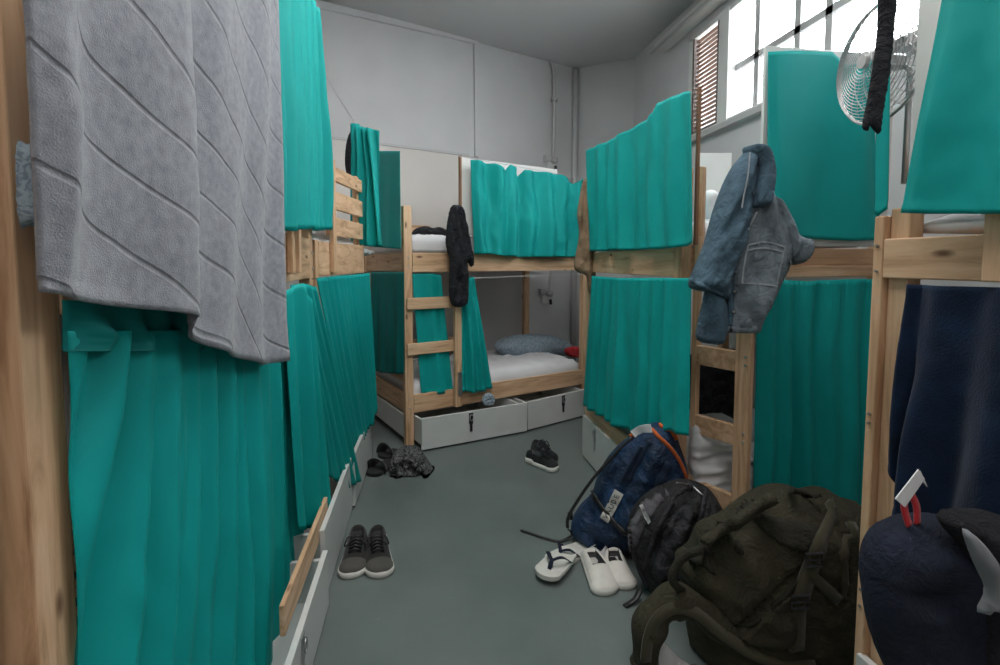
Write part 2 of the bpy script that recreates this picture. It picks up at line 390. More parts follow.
# sockets
def socket(px,py,label):
    p=onL(px,py,bplane(.93)); t=thing('wall_socket',p,label,'socket'); bx=Vector((BD.x,BD.y,0)); bn=-Vector((BN.x,BN.y,0)); up=Vector((0,0,1))
    m=MB(); m.obox(p-bx*.045-up*.05,bx*.09,bn*.05,up*.08); m.build('box',M['white'],t,bevel=.004)
    m=MB(); m.sweep([p+bn*.05+bx*.03+up*.045,p+bn*.085+bx*.03+up*.045],.03,seg=14); m.build('plug',M['conduit'],t,smooth=True)
    m=MB(); m.obox(p-bx*.06+up*.035+bn*.0,bx*.07,bn*.045,up*.06); m.build('switch_housing',M['conduit'],t,bevel=.004)
    m=MB(); m.sweep([p+bn*.08+bx*.03-up*.01,p+bn*.09+bx*.03-up*.06],.014,seg=8); m.build('cable',M['blackp'],t)
socket(548,166,'small grey socket box above the back bunk curtain, where the conduit ends')
socket(543,298,'white socket box with a plug above the pillow on the lower back bunk')
m=MB(); m.sweep([onL(551,268,bplane(.92)),onL(549,290,bplane(.92))],.012,seg=8); m.build('socket_cable',M['conduit'],label='short grey cable dropping to the plug over the blue pillow',category='cable')
# ---- window
gm,nt,b=new_mat('window_glass'); b.inputs['Base Color'].default_value=(1,1,1,1); b.inputs['Roughness'].default_value=.25; b.inputs['Transmission Weight'].default_value=1; b.inputs['IOR'].default_value=1.01
win=bpy.data.objects.new('window_1',None); win.location=(XR,wy0,wz0); C.objects.link(win); win['kind']='structure'
m=MB(); f=.045
m.box(XR-.015,XR+.09,wy0,wy1,wz0,wz0+.03); m.box(XR-.015,XR+.09,wy0,wy1,wz1-.03,wz1)
m.box(XR-.015,XR+.09,wy1-.05,wy1,wz0,wz1); m.box(XR-.015,XR+.09,wy0,wy0+.05,wz0,wz1)
ysh=onL(719,125,PX(XR)).y; m.box(XR-.02,XR+.09,ysh-.11,ysh,wz0,wz1)
m.build('window_frame',M['white'],win,bevel=.004)
m=MB()
for px in (757,797,828):
    y=onL(px,80,PX(XR+.05)).y; m.box(XR+.04,XR+.065,y-.022,y+.022,wz0+.03,wz1-.03)
for z in (wz0+.36,): m.box(XR+.04,XR+.065,wy0+.05,ysh-.1,z-.02,z+.02)
m.build('glazing_bar',M['conduit'],win)
m=MB(); m.box(XR+.05,XR+.055,wy0+.02,wy1-.02,wz0+.02,wz1-.02); m.build('glass',gm,win)
m=MB(); m.box(XR-.05,XR+.02,wy0-.05,wy1+.04,wz0-.035,wz0); m.build('trim_6',M['conduit'],kind='structure')
# brown slatted shutter
t=thing('louvre_shutter',(XR,ysh,wz0),'brown slatted shutter at the far end of the high window','shutter')
SH=plain('shutter_brown',(.27,.17,.13),.6,var=.1); SHF=plain('shutter_frame_grey',(.16,.13,.12),.6)
y0s,y1s=ysh+.015,wy1-.06
m=MB()
nS=22
for i in range(nS):
    z=wz0+.05+(wz1-wz0-.1)*i/(nS-1); m.obox((XR+.005,y0s,z),(.020,0,-.010),(0,y1s-y0s,0),(.0015,0,.004))
m.build('slats',SH,t)
m=MB(); m.box(XR-.012,XR+.03,y0s-.01,y0s+.012,wz0+.03,wz1-.03); m.box(XR-.012,XR+.03,y1s-.012,y1s+.02,wz0+.03,wz1-.03); m.box(XR-.012,XR+.03,y0s,y1s,wz0+.02,wz0+.045); m.build('frame',SHF,t)
# roller/curtain box above window
t=thing('roller_box',(XR-.12,2.5,2.9),'long white blind box mounted on the wall above the window','blind')
m=MB(); m.box(XR-.10,XR-.002,1.0,4.0,2.93,3.0); m.build('casing',M['white'],t,bevel=.006)
m=MB(); m.sweep([(XR-.13,1.0,2.925),(XR-.13,4.0,2.925)],.012,seg=8); m.build('rail',M['conduit'],t,smooth=True)
# ---------------------------------------------------------------- bunks
V3=lambda v,z=0: Vector((v[0],v[1],z))
def bar(parent,name,O,d,n,s0,s1,w0,w1,z0,z1,mat,bev=.003,**k):
    m=MB(); o=Vector((O[0]+d[0]*s0+n[0]*w0,O[1]+d[1]*s0+n[1]*w0,z0))
    m.obox(o,Vector((d[0],d[1],0))*(s1-s0),Vector((n[0],n[1],0))*(w1-w0),(0,0,z1-z0)); return m.build(name,mat,parent,bevel=bev,**k)
def bolts(parent,O,d,n,lst,r=.007):
    for s,z,w in lst:
        p=Vector((O[0]+d[0]*s+n[0]*w,O[1]+d[1]*s+n[1]*w,z)); m=MB(); nn=Vector((n[0],n[1],0)); m.sweep([p,p-nn*.004],r,seg=12); m.sweep([p-nn*.004,p-nn*.006],r*.5,seg=6); m.build('bolt',M['metal'],parent,smooth=False)
def bunk(label,O,d,n,Ln,Dp,zr,zl,mats,ptop=1.56,posts=(1,1,1,1),pw=.055,tops=None,rails=True):
    md,mn=mats; t=thing('bunk_bed',(O[0],O[1],0),label,'bunk bed','timber bunk beds') ; t.pop('group',None) if False else None
    del t['group']
    wp=.045
    for k,(s,w) in enumerate(((0,0),(Ln-pw,0),(0,Dp-wp),(Ln-pw,Dp-wp))):
        if posts[k]: bar(t,'post',O,d,n,s,s+pw,w,w+wp,0,(tops[k] if tops else ptop),M['wz'])
    e=.002; mid=.02
    for (a,b) in (zr,zl):
        bar(t,'side_rail',O,d,n,pw+.001,Ln-pw-.001,-.002,.02,a,b,md)
        bar(t,'side_rail',O,d,n,pw+e,Ln-pw-e,Dp-.04,Dp-.01,a,b,md)
        bar(t,'end_rail',O,d,n,0.01,.035,wp+e,Dp-wp-e,a,b,mn)
        bar(t,'end_rail',O,d,n,Ln-.035,Ln-.01,wp+e,Dp-wp-e,a,b,mn)
    for (a,b) in (zr,zl):
        m=MB(); k=0; s=.08
        while s<Ln-.12:
            o=Vector((O[0]+d[0]*s+n[0]*.03,O[1]+d[1]*s+n[1]*.03,a+.012)); m.obox(o,Vector((d[0],d[1],0))*.07,Vector((n[0],n[1],0))*(Dp-.08),(0,0,.018)); s+=.14
        m.build('slat_base',md,t)
    return t
def mattress(label,O,d,n,s0,s1,w0,w1,z0,z1,mat='sheet',seed=0,name='mattress',wr=.012,cat='mattress'):
    """soft slab with rounded rim and wrinkled top"""
    m=MB(); ns=max(8,int((s1-s0)/.025)); nw=max(8,int((w1-w0)/.03)); D=Vector((d[0],d[1],0)); NN=Vector((n[0],n[1],0)); o=Vector((O[0],O[1],0))
    prof=[(0,.0),(-.004,.3),(-.004,.7),(0.004,.92),(.02,1.0)]
    top=[]
    for i in range(ns+1):
        row=[]
        for j in range(nw+1):
            u=s0+(s1-s0)*i/ns; v=w0+(w1-w0)*j/nw; ed=min(u-s0,s1-u,v-w0,w1-v)
            z=z1-.02*max(0,1-ed/.04)**2+wr*(1-2*abs(noi(u*6+v*9,v*7-u*3,seed)))*min(1,ed/.05+.1)
            row.append(o+D*u+NN*v+Vector((0,0,z)))
        top.append(row)
    vs=[p for r in top for p in r]; k=nw+1
    fs=[(i*k+j,(i+1)*k+j,(i+1)*k+j+1,i*k+j+1) for i in range(ns) for j in range(nw)]
    rim=[(i,0) for i in range(ns+1)]+[(ns,j) for j in range(1,nw+1)]+[(i,nw) for i in range(ns-1,-1,-1)]+[(0,j) for j in range(nw-1,0,-1)]
    b=len(vs); layers=4; R=len(rim); cen=o+D*(s0+s1)/2+NN*(w0+w1)/2
    for l in range(1,layers+1):
        for (i,j) in rim:
            p=top[i][j].copy(); z=p.z+(z0-p.z)*l/layers; q=Vector((p.x,p.y,z)); out=(Vector((p.x,p.y,0))-Vector((cen.x,cen.y,0))).normalized()*.006*math.sin(math.pi*l/layers+.3); vs.append(q+out)
    ids=[i*k+j for i,j in rim]
    for l in range(layers):
        for q in range(R):
            a=(ids if l==0 else [b+(l-1)*R+x for x in range(R)]); c=[b+l*R+x for x in range(R)]
            fs.append((a[q],c[q],c[(q+1)%R],a[(q+1)%R]))
    fs.append(tuple(b+(layers-1)*R+x for x in range(R)))
    m.add(vs,fs); me=m.build(name,M[mat],smooth=True,label=label,category=cat)
    bm=bmesh.new(); bm.from_mesh(me.data); bmesh.ops.recalc_face_normals(bm,faces=bm.faces); bm.to_mesh(me.data); bm.free()
    return me
ZR=(1.14,1.255); ZL=(.215,.335)
# back bunk
back=bunk('timber bunk bed against the back wall with an open lower berth',BA,BD,BN,1.56,.86,(1.135,1.26),ZL,(M['wb'],M['wbn']),ptop=1.555,tops=(1.555,1.3,1.3,1.3))
bolts(back,BA,BD,BN,[(.028,z,0) for z in (1.17,1.23,.25,.31)],.006)
bar(back,'ladder_post',BA,BD,BN,.335,.385,-.05,-.02,.22,1.135,M['wz'])
for z in (.895,.60): bar(back,'rung',BA,BD,BN,.01,.385,-.02-.0,-.0015,z,z+.075,M['wb'])
bar(back,'guard_rail',BA,BD,BN,.02,.55,.82,.84,1.40,1.50,M['wb']); bar(back,'guard_rail',BA,BD,BN,.0,.02,.0+.046,.8,.42,.55,M['wbn'])
bar(back,'wall_side_rail',BA,BD,BN,.06,.9,.81,.83,.45,.56,M['wb'])
m=MB(); p=bp(.35,-.055,.30); m.obox(p,Vector((BD.x,BD.y,0))*.03,-Vector((BN.x,BN.y,0))*.004,(0,0,.16)); m.build('metal_plate',M['metal'],back)
# partition board with brown edge strip above the rail
t=thing('partition_board',bp(.40,.0,1.27),'tall white partition board with thin brown edge above the back bunk rail','partition')
bar(t,'board',BA,BD,BN,.425,1.25,.02,.035,1.39,1.905,M['white']); bar(t,'edge_strip',BA,BD,BN,.410,.424,.012,.04,1.262,1.915,plain('brown_strip',(.24,.12,.06),.6))
# right far bunk
RA=(1.0,2.93); RD=(0,-1); RN=(1,0)
aR=bunk('timber bunk bed on the right, beyond the backpacks, beside the high window',RA,RD,RN,1.12,.93,ZR,ZL,(M['wy'],M['wx']),tops=(1.3,1.56,1.3,1.3))
bar(aR,'end_cross_rail',(0,0),(1,0),(0,1),1.06,1.9,1.775,1.80,1.14,1.185,M['wx'])
# angled ladder at its corner
lp=Vector((1.051,1.807)); lq=Vector((1.13,1.645)); ld=(lq-lp).normalized(); ln_=Vector((-ld.y,ld.x)); ln_=-ln_ if ln_.dot(lp)<0 else ln_
LL=(lq-lp).length
lad=thing('ladder',(lp.x,lp.y,0),'short pine ladder standing at an angle between the backpacks and the right bunk corner','ladder')
bar(lad,'side_post',lp,ld,ln_,-.0,.022,0,.03,0,1.3,M['wz']); bar(lad,'side_post',lp,ld,ln_,LL-.0,LL+.055,0,.03,0,.98,M['wz'])
for z in (.80,.525,.26,): bar(lad,'rung',lp,ld,ln_,.0,LL,.004,.028,z,z+.075,M['wx'])
bolts(lad,lp,ld,ln_,[(LL+.04,z,0) for z in (.86,.83,.58,.55,.31,.1)],.005)
bar(aR,'guard_post',lp,ld,ln_,-.022,.008,.032,.06,1.262,1.57,M['wz'])
# left bunks
L1=(-.47,.672); LD=(0,1); LN=(-1,0)
l1=bunk('near left timber bunk bed, hung with the grey towel',L1,LD,LN,1.66,.9,(1.13,1.30),(.2,.33),(M['wy'],M['wx']),pw=.069,tops=(2.3,2.139,1.3,1.3))
bolts(l1,L1,LD,LN,[(.042,.655,-.0),(1.625,1.24,-.003),(1.625,1.17,-.003)],.007)
bar(l1,'kick_board',(0,0),LD,LN,1.33,1.95,.36,.375,.215,.30,M['wy'])
bar(l1,'top_rail',L1,LD,LN,.0,1.66,-.002,.03,2.14,2.18,M['wy'])
for s in (1.20,1.30): bar(l1,'guard_post',L1,LD,LN,s,s+.035,-.026,-.004,1.16,1.5,M['wz'])
q0=Vector((-.462,2.35)); q1=Vector((-.325,3.04)); D2=(q1-q0).normalized(); N2=Vector((-D2.y,D2.x)); L2n=(q1-q0).length
l2=bunk('far left timber bunk bed with rumpled white bedding on top',q0,D2,N2,L2n,.85,(1.135,1.295),(.2,.33),(M['wy'],M['wx']),pw=.035,tops=(1.3,1.30,1.3,1.3))
bar(l2,'guard_post',q0,D2,N2,.16,.20,-.026,-.004,1.15,1.69,M['wz'])
for a_,b_ in ((1.60,1.67),(1.46,1.55),(1.33,1.42)): bar(l2,'guard_rail',q0,D2,N2,.17,L2n-.02,-.003,.018,a_,b_,M['wy'])
bar(l2,'guard_post',q0,D2,N2,L2n-.06,L2n-.02,.019,.045,1.30,1.69,M['wz'])
bar(l2,'wall_side_plank',q0,D2,N2,.0,L2n-.05,.80,.82,1.42,1.58,M['wy'])
# camera-side bunks
L0=(-.50,-.95)
l0=thing('bunk_bed',(-.5,.6,0),'nearest left timber bunk bed, only its lower rail and post edge in view','bunk bed')
bar(l0,'post',(-.5,.6),(0,1),(-1,0),.0,.05,.0,.045,0,2.3,M['wz'])
bar(l0,'side_rail',(-.5,-.9),(0,1),(-1,0),0,1.5,-.0,.02,.56,.72,M['wy']); bar(l0,'side_rail',(-.5,-.9),(0,1),(-1,0),0,1.5,.0,.02,1.13,1.3,M['wy'])
cR=thing('bunk_bed',(1.0,.97,0),'near right timber bunk bed, hung with the navy towel','bunk bed')
bar(cR,'post',(1.0,.97),(0,-1),(1,0),0,.023,-.006,.03,0,1.30,M['wz']); bar(cR,'post',(1.0,.97),(0,-1),(1,0),.024,.068,.010,.045,0,1.315,M['wz'])
bar(cR,'post',(1.0,.97),(0,-1),(1,0),0,.06,.86,.9,0,1.3,M['wz'])
bar(cR,'side_rail',(1.0,.97),(0,-1),(1,0),.024,1.7,-.005,.009,1.165,1.25,M['wy'])
bar(cR,'side_rail',(1.0,.97),(0,-1),(1,0),.07,1.7,.01,.03,.2,.33,M['wy'])
bar(cR,'end_rail',(1.0,.97),(0,-1),(1,0),.0,.03,.05,.85,1.165,1.25,M['wx'])
bar(cR,'guard_post',(1.0,.97),(0,-1),(1,0),.235,.28,-.028,-.006,1.165,1.305,M['wz'])
bolts(cR,(1.0,.97),(0,-1),(1,0),[(.012,z,-.006) for z in (1.235,1.18,.86,.84,.45,.41)],.0035)
m=MB(); m.box(1.02,1.9,-.7,.9,1.185,1.2); m.build('slat_base',M['wx'],cR)
# ---------------------------------------------------------------- mattresses and bedding
mattress('white mattress on the upper back bunk behind the ladder',BA,BD,BN,.07,1.5,.05,.80,1.262,1.375)
mattress('white sheeted mattress on the open lower back bunk under the blue pillow',BA,BD,BN,.07,1.49,.03,.80,.235,.405,wr=.02,seed=3)
mattress('white mattress on the upper berth of the far right bunk',RA,RD,RN,.07,1.04,.05,.86,1.262,1.36,seed=5)
mattress('pale mattress on the upper berth of the near right bunk',(1.0,.97),(0,-1),(1,0),.06,1.5,.05,.83,1.26,1.30,seed=6)
mattress('dark mattress on the upper berth of the near left bunk',L1,LD,LN,.09,1.6,.05,.83,1.18,1.28,seed=7,mat='dgray')
mattress('white mattress on the upper berth of the far left bunk',q0,D2,N2,.04,L2n-.06,.04,.79,1.20,1.325,seed=8,wr=.02)
# quilt heap on far-left bunk
def heap(name,label,cat,out,pl,mat,thick=.06,wedge=.05,folds=(.02,16,14,3,.3),res=.014,back=.6,parent=None,k=3,creases=(),group=None):
    p=Puff(out,pl,thick,wedge,res,folds,creases,back,k)
    t={} if parent else dict(label=label,category=cat)
    if group: t['group']=group
    return p,p.obj(name,M[mat],parent,**t)
pq=((q0.x-.1,q0.y),(q1.x-.1,q1.y))
heap('quilt','rumpled white quilt spilling at the rail of the far left bunk','quilt',[(316,228),(322,231),(334,233),(346,240),(356,246),(368,250),(366,256),(330,255),(315,252)],pq,'sheet',.04,.03,(.02,25,20,2,0))
heap('pillow','plain blue grey pillow on the lower back bunk by the wall','pillow',[(495,345),(503,338),(525,334),(550,335),(566,341),(573,348),(568,355),(540,358),(510,357),(498,352)],bplane(.55),'pillow',.10,.10,(.008,9,9,4,0))
heap('red_cloth','crumpled red cloth beside the blue pillow','cloth',[(564,350),(572,346),(583,348),(590,352),(588,357),(570,357)],bplane(.35),'red',.03,.02,(.01,30,30,5,0))
heap('black_clothes','heap of black clothes on the upper back bunk','clothes',[(411,235),(415,229),(425,226),(433,228),(440,227),(448,232),(449,238),(430,238),(413,238)],bplane(.2),'black',.06,.03,(.02,25,25,6,0))
heap('blue_trinket','small blue and white crumpled wrapper on the back drawer edge','wrapper',[(482,399),(485,394),(490,393),(494,397),(494,403),(488,406),(483,404)],bplane(-.06),'pillow',.02,.012,(.008,60,60,6,0),res=.006)
# lower berth of far right bunk seen through the ladder: white folded bedding and dark clothes
mattress('white mattress with loose sheet seen between the ladder rungs of the far right bunk',RA,RD,RN,.07,1.04,.05,.80,.235,.40,seed=15,wr=.02,name='mattress',cat='mattress')
heap('dark_clothes','dark clothes heaped above the white bedding behind the ladder','clothes',[(690,355),(715,350),(742,355),(745,420),(720,412),(690,410)],PY(1.95),'black',.05,.04,(.02,20,20,8,0))
heap('folded_duvet','rumpled white duvet bulging over the end rail behind the lowest ladder gap','duvet',[(690,428),(705,424),(725,436),(745,446),(760,470),(762,505),(740,505),(715,494),(692,486)],PY(1.80),'sheet',.03,.03,(.016,7,30,18,-1.2),res=.01,back=.3)
# items in upper opening
pA=face_plane(712,2.35)
a=onL(697,209,pA); 
m=MB(); p0=onL(698,153,face_plane(712,2.6)); p1=onL(732,153,face_plane(712,2.6)); dn=onL(698,205,face_plane(712,2.6))
dx=p1-p0; nrm=Vector((-dx.y,dx.x,0)).normalized()*.02; m.obox((p0.x,p0.y,1.375),(dx.x,dx.y,0),nrm,(0,0,p0.z-1.375)); m.build('white_board',M['white'],bevel=.003,label='plain white board standing on the far right upper berth',category='board')
heap('white_bag','white plastic bag behind the upper ladder post on the far right bunk','bag',[(703,195),(709,190),(717,192),(719,205),(717,218),(706,220),(703,208)],face_plane(710,2.2),'sheet',.05,.03,(.008,30,30,8,0))
heap('white_bedding','white bedding rolled at the edge of the far right upper berth','bedding',[(703,222),(712,220),(722,224),(724,240),(716,248),(704,248)],face_plane(710,2.15),'sheet',.05,.04,(.012,25,25,9,0))
# ---------------------------------------------------------------- drawers
def latch(parent,p,u,up,out,s=1.0,mat='metal'):
    m=MB(); m.obox(p-u*.014*s,u*.028*s,out*.004,up*.075*s); o=m.build('latch',M[mat],parent)
    m=MB(); m.sweep([p+u*.012*s*math.cos(k*math.pi/6)+up*(.045*s+.02*s*math.sin(k*math.pi/6))+out*.010 for k in range(12)],.0028*s,closed=True,seg=6); m.build('ring',M['metal'],o,smooth=True)
    m=MB(); m.obox(p-u*.009*s-up*.05*s+out*.002,u*.018*s,out*.003,up*.06*s); m.build('hasp',M[mat],o)
def drawer(label,a,b,depth_v,h,lat=None,matl='metal',z0=.012,side=True):
    a=Vector((a[0],a[1],0)); b=Vector((b[0],b[1],0)); u=(b-a).normalized(); L=(b-a).length; dv=Vector((depth_v[0],depth_v[1],0)); t=thing('storage_drawer',a,label,'drawer')
    dn=dv.normalized(); up=Vector((0,0,1))
    m=MB(); m.obox(a+up*z0,u*L,dn*.018,up*(h-z0)); m.build('front_panel',M['drawer'],t,bevel=.002)
    for s in (.012,L-.03):
        m=MB(); m.obox(a+u*s+dn*.019+up*(z0+.02),u*.016,dv-dn*.03,up*(h-z0-.04)); m.build('side_panel',M['drawer'],t)
    m=MB(); m.obox(a+u*.03+dn*.02+up*(z0+.02),u*(L-.06),dv-dn*.04,up*.01); m.build('bottom_panel',M['drawer'],t)
    m=MB(); m.obox(a+u*.03+dv-dn*.018+up*(z0+.03),u*(L-.06),dn*.014,up*(h-z0-.05)); m.build('rear_panel',M['drawer'],t)
    if lat:
        for l in lat: latch(t,a+u*L*l+up*(h-.085),u,up,-dn,mat=matl)
    return t
d1a,d1b=onZ(422,450.5,.012),onZ(527,431,.012); d2a,d2b=onZ(528,430,.012),onZ(586,415,.012)
drawer('white storage drawer pulled out under the back bunk, beside its ladder',d1a,d1b,BN*.7,.215,[.44],'blackp')
dl=Vector((d2b.x-d2a.x,d2b.y-d2a.y)).normalized()
drawer('white storage drawer under the pillow half of the back bunk',d2a,(d2a.x+dl.x*.62,d2a.y+dl.y*.62),BN*.6,.215,[.55],'blackp')
# board closing the end of the back bunk
m=MB(); o=bp(.0,.02,.05); m.obox(o,Vector((BN.x,BN.y,0))*.80,Vector((BD.x,BD.y,0))*.015,(0,0,.15)); m.build('end_board',M['drawer'],back)
drawer('white storage drawer under the far right bunk, left of the blue backpack',(1.0-.022,2.905),(1.0-.022,2.1),(.6,0),.262,[.28])
drawer('near white storage drawer with steel hasp under the near left bunk',(-.325,.72),(-.325,1.745),(-.55,0),.205,[.62,],'metal')
drawer('second white storage drawer from the viewer under the near left bunk',(-.34,1.77),(-.335,2.43),(-.5,0),.262,None)
drawer('farthest white storage drawer of the left row, by the dark slippers',(-.325,2.45),(-.303,3.09),(-.5,.02),.262,[.93])
t=drawer('white storage drawer with a round green sticker under the near right bunk',(.985,.955),(.985,.2),(.6,0),.30,None)
m=MB(); p=onL(869,640,PX(.983)); m.sweep([(p.x,p.y,.245),(p.x-.002,p.y,.245)],.012,seg=16); m.build('sticker',M['sticker'],t)
# ---------------------------------------------------------------- curtains
GR='teal privacy curtains'
XC=-.455
curtain('privacy_curtain','large teal curtain across the lower berth of the near left bunk, below the grey towel',[(65,331,86,760),(110,331,124,760),(150,331,170,760),(190,330,215,720),(235,322,262,690),(262,310,284,640),(283,296,302,534)],PX(XC),amp=.025,freq=8,seed=3,lean=.22,dens=.007,top=.5,nz=60)
curtain('curtain_flap','teal curtain end bunched under the rail beside the thin left post',[(281,292,297,530),(300,284,318,528),(312,300,332,523)],((-.425,1.7),(-.335,2.1)),amp=.016,freq=7,seed=7,dens=.006)
curtain('privacy_curtain','teal curtain swept outward to a corner over the left drawers',[(290,285,325,476),(303,283,345,488),(316,287,361,481)],((-.44,1.95),(-.30,2.58)),amp=.014,freq=9,seed=8,dens=.006,mat='teal')
pl2=((q0.x+.045,q0.y-.01),(q1.x+.045,q1.y-.01))
curtain('privacy_curtain','gathered teal curtain over the lower berth of the far left bunk',[(316,278,352,455),(335,276,361,440),(352,275,371,424),(369,273,377,410)],pl2,amp=.010,freq=16,gather=.006,seed=9,dens=.006)
curtain('privacy_curtain','teal curtain high on the left just right of the grey towel',[(270,-40,276,229),(285,-30,291,231),(303,-15,306,228),(314,0,316,231),(318,14,331,229)],PX(-.43),amp=.018,freq=7,seed=4,dens=.006,lean=-.04)
curtain('privacy_curtain','sliver of teal curtain left of the nearest pine post',[(-40,250,-40,640),(6,250,16,612)],PX(-.53),amp=.01,freq=6,seed=4)
# curtain behind under towel, its shade painted into the teal
curtain('inner_curtain','teal curtain top with painted-in shade, folded inside under the hem of the grey towel',[(62,300,62,352),(120,304,120,352),(186,308,200,350),(250,296,255,330)],PX(-.455),mat='teal_shade',amp=.012,freq=8,seed=2)
# bundle on line at the corner
bpln=face_plane(365,3.0,-25)
bc=curtain('bundled_curtain','teal curtain bundled into narrow folds and hung on the wire',[(351,124,352,243),(357,123,358,247),(362,127,368,246),(368,128,381,247),(372,129,384,243),(380,131,379,235)],bpln,amp=.035,freq=13,seed=5,dens=.005,top=.8)
ends=bp(0,-.0,0); end_pl=((bp(-.03,0).x,bp(-.03,0).y),(bp(-.03,1).x,bp(-.03,1).y))
curtain('privacy_curtain','flat teal curtain closing the upper end of the back bunk',[(374,151,374,247),(388,151,388,248),(400,151,401,249)],end_pl,amp=.004,freq=4,seed=1)
curtain('privacy_curtain','teal curtain with painted-in shade closing the lower end of the back bunk',[(371,272,372,370),(385,272,386,373),(404,272,404,374)],end_pl,mat='teal_shade',amp=.008,freq=6,seed=1)
curtain('privacy_curtain','teal curtain hanging behind the rungs of the back bunk ladder',[(412,274,421,393),(426,273,434,394),(441,275,453,392)],bplane(.012),amp=.014,freq=9,seed=12,dens=.006)
curtain('privacy_curtain','teal curtain tied narrow at the top beside the back bunk ladder',[(458,277,460,391),(466,277,474,392),(474,277,492,388)],bplane(-.03),amp=.016,freq=12,seed=13,dens=.005)
curtain('privacy_curtain','wide teal curtain across the upper berth of the back bunk',[(470,160,474,254),(487,163,490,254),(493,164,495,255),(503,171,504,256),(508,165,508,256),(515,168,514,256),(520,176,519,257),(524,170,525,257),(540,172,540,257),(560,175,560,257),(572,184,572,257),(583,178,583,256)],bplane(-.035),amp=.034,freq=6,seed=14,dens=.006,top=.8)
curtain('privacy_curtain','teal curtain across the upper berth of the far right bunk, beside the window shutter',[(586,151,590,251),(598,145,600,251),(610,141,611,250),(622,134,623,250),(634,127,635,250),(648,119,648,249),(656,113,656,249),(658,103,660,249),(672,98,674,248),(684,92,687,246),(691,91,693,243)],PX(.965),amp=.013,freq=6,seed=16,dens=.007,top=.7)
curtain('privacy_curtain','teal curtain across the lower berth of the far right bunk, above the blue backpack',[(592,276,583,405),(606,277,598,415),(622,278,618,425),(640,278,637,437),(660,278,656,434),(675,278,672,430),(691,278,688,436)],PX(.955),amp=.016,freq=8,gather=.004,seed=17,dens=.007)
curtain('privacy_curtain','teal curtain on the upper end of the far right bunk, between denim jacket and fan',[(768,52,766,236),(800,51,800,238),(832,52,832,240),(846,66,850,241),(872,60,880,240)],PY(1.74),amp=.014,freq=3.5,seed=18,dens=.008,sharp=1)
curtain('privacy_curtain','teal curtain on the lower end of the far right bunk, above the olive bag',[(757,279,752,520),(785,280,780,520),(805,281,803,520),(830,280,826,520),(850,279,846,520),(874,279,868,520)],PY(1.745),mat='teal',amp=.024,freq=9,seed=19,dens=.006,gather=.004,sharp=.5,top=.7)
curtain('privacy_curtain','narrow teal curtain strip hanging beside the fan above the right post',[(878,-20,876,213),(884,-20,880,216),(892,-20,888,209)],PX(1.0),amp=.006,freq=9,seed=20,dens=.004)
curtain('privacy_curtain','teal curtain at the upper right corner over the near right bunk rail',[(950,-40,903,213),(980,-40,940,214),(1010,-40,985,214),(1080,-40,1060,214)],PX(.95),amp=.012,freq=7,seed=21,dens=.006)
curtain('inner_curtain','small teal strip with painted-in shade under the rail behind the near right post',[(905,212,905,236),(908,212,908,237),(910,212,910,237)],PX(1.03),mat='teal_shade',amp=.002,dens=.004)
# wires
def wire(label,pts,r=.0022,mat='conduit',name='curtain_wire'):
    m=MB(); m.sweep(pts,r,seg=6); return m.build(name,M[mat],label=label,category='wire')
wire('wire carrying the wide curtain of the upper back bunk',[onL(459,156.5,bplane(-.03)),onL(520,167,bplane(-.03)),onL(590,180,bplane(-.03))])
wire('thin slack wire above the bundled curtain on the left',[onL(318,62,PX(-.43)),onL(337,95,face_plane(337,2.8)),onL(357,126,bpln)],.0018)
wire('pale wire under the upper rail of the back bunk',[onL(474,278,bplane(-.02)),onL(586,274,bplane(-.02))],.002,'white')
wire('wire carrying the curtain of the far left lower berth',[onL(312,279,pl2),onL(372,272,pl2)],.002,'blackp')
# white partition panels on the right
m=MB(); a_=onL(766,50,PY(1.78)); m.box(a_.x-.012,1.87,1.765,1.78,1.262,a_.z+.01); m.build('partition_board',M['white'],label='white partition board behind the upper end curtain of the far right bunk',category='partition',bevel=.002)
m=MB(); m.box(1.035,1.05,-.6,.93,1.30,2.4); m.build('partition_board',M['white'],label='white partition board above the near right rail, between two teal curtains',category='partition')
m=MB(); p=onL(692,91,PX(.97)); m.box(.985,.995,p.y-.022,p.y-.008,1.262,p.z+.01); m.build('edge_strip',plain('strip_brown',(.20,.10,.055),.6),aR)
# ---------------------------------------------------------------- towel
TW=curtain('bath_towel','big grey terry towel with wavy pattern hanging at the left',[(20,-70,36,292),(56,-70,68,297),(96,-70,108,303),(140,-60,152,310),(182,-50,191,317),(186,-50,190,336),(205,-50,212,347),(235,-45,242,357),(262,-45,266,365),(276,-45,283,360)],PX(-.395),mat='towel',amp=.017,freq=3.6,seed=37,cat='towel',solid=.007,dens=.006,nz=70,top=.9,sharp=1,uvs=True,lean=.05)
heap('blue_cloth','small pale blue cloth tucked between the nearest pine post and the grey towel','cloth',[(16,146),(26,144),(40,146),(42,180),(40,222),(28,226),(19,222)],PX(-.455),'pillow',.012,.015,(.005,30,12,91,0),res=.008)
# navy towel on the right
curtain('bath_towel','dark navy towel hanging below the near right bunk rail',[(909,284,893,470),(925,285,915,532),(950,286,945,535),(985,287,980,535),(1040,288,1040,540)],PX(.985),mat='navy',amp=.018,freq=7,seed=33,cat='towel',solid=.005,dens=.006,top=.6,lean=.06)
# pale sheet gap
curtain('pale_sheet','strip of pale grey sheet between the right post and the navy towel',[(890,284,882,500),(912,285,905,500),(925,285,920,500)],PX(1.04),mat='sheet',amp=.004,freq=6,seed=34,cat='sheet')
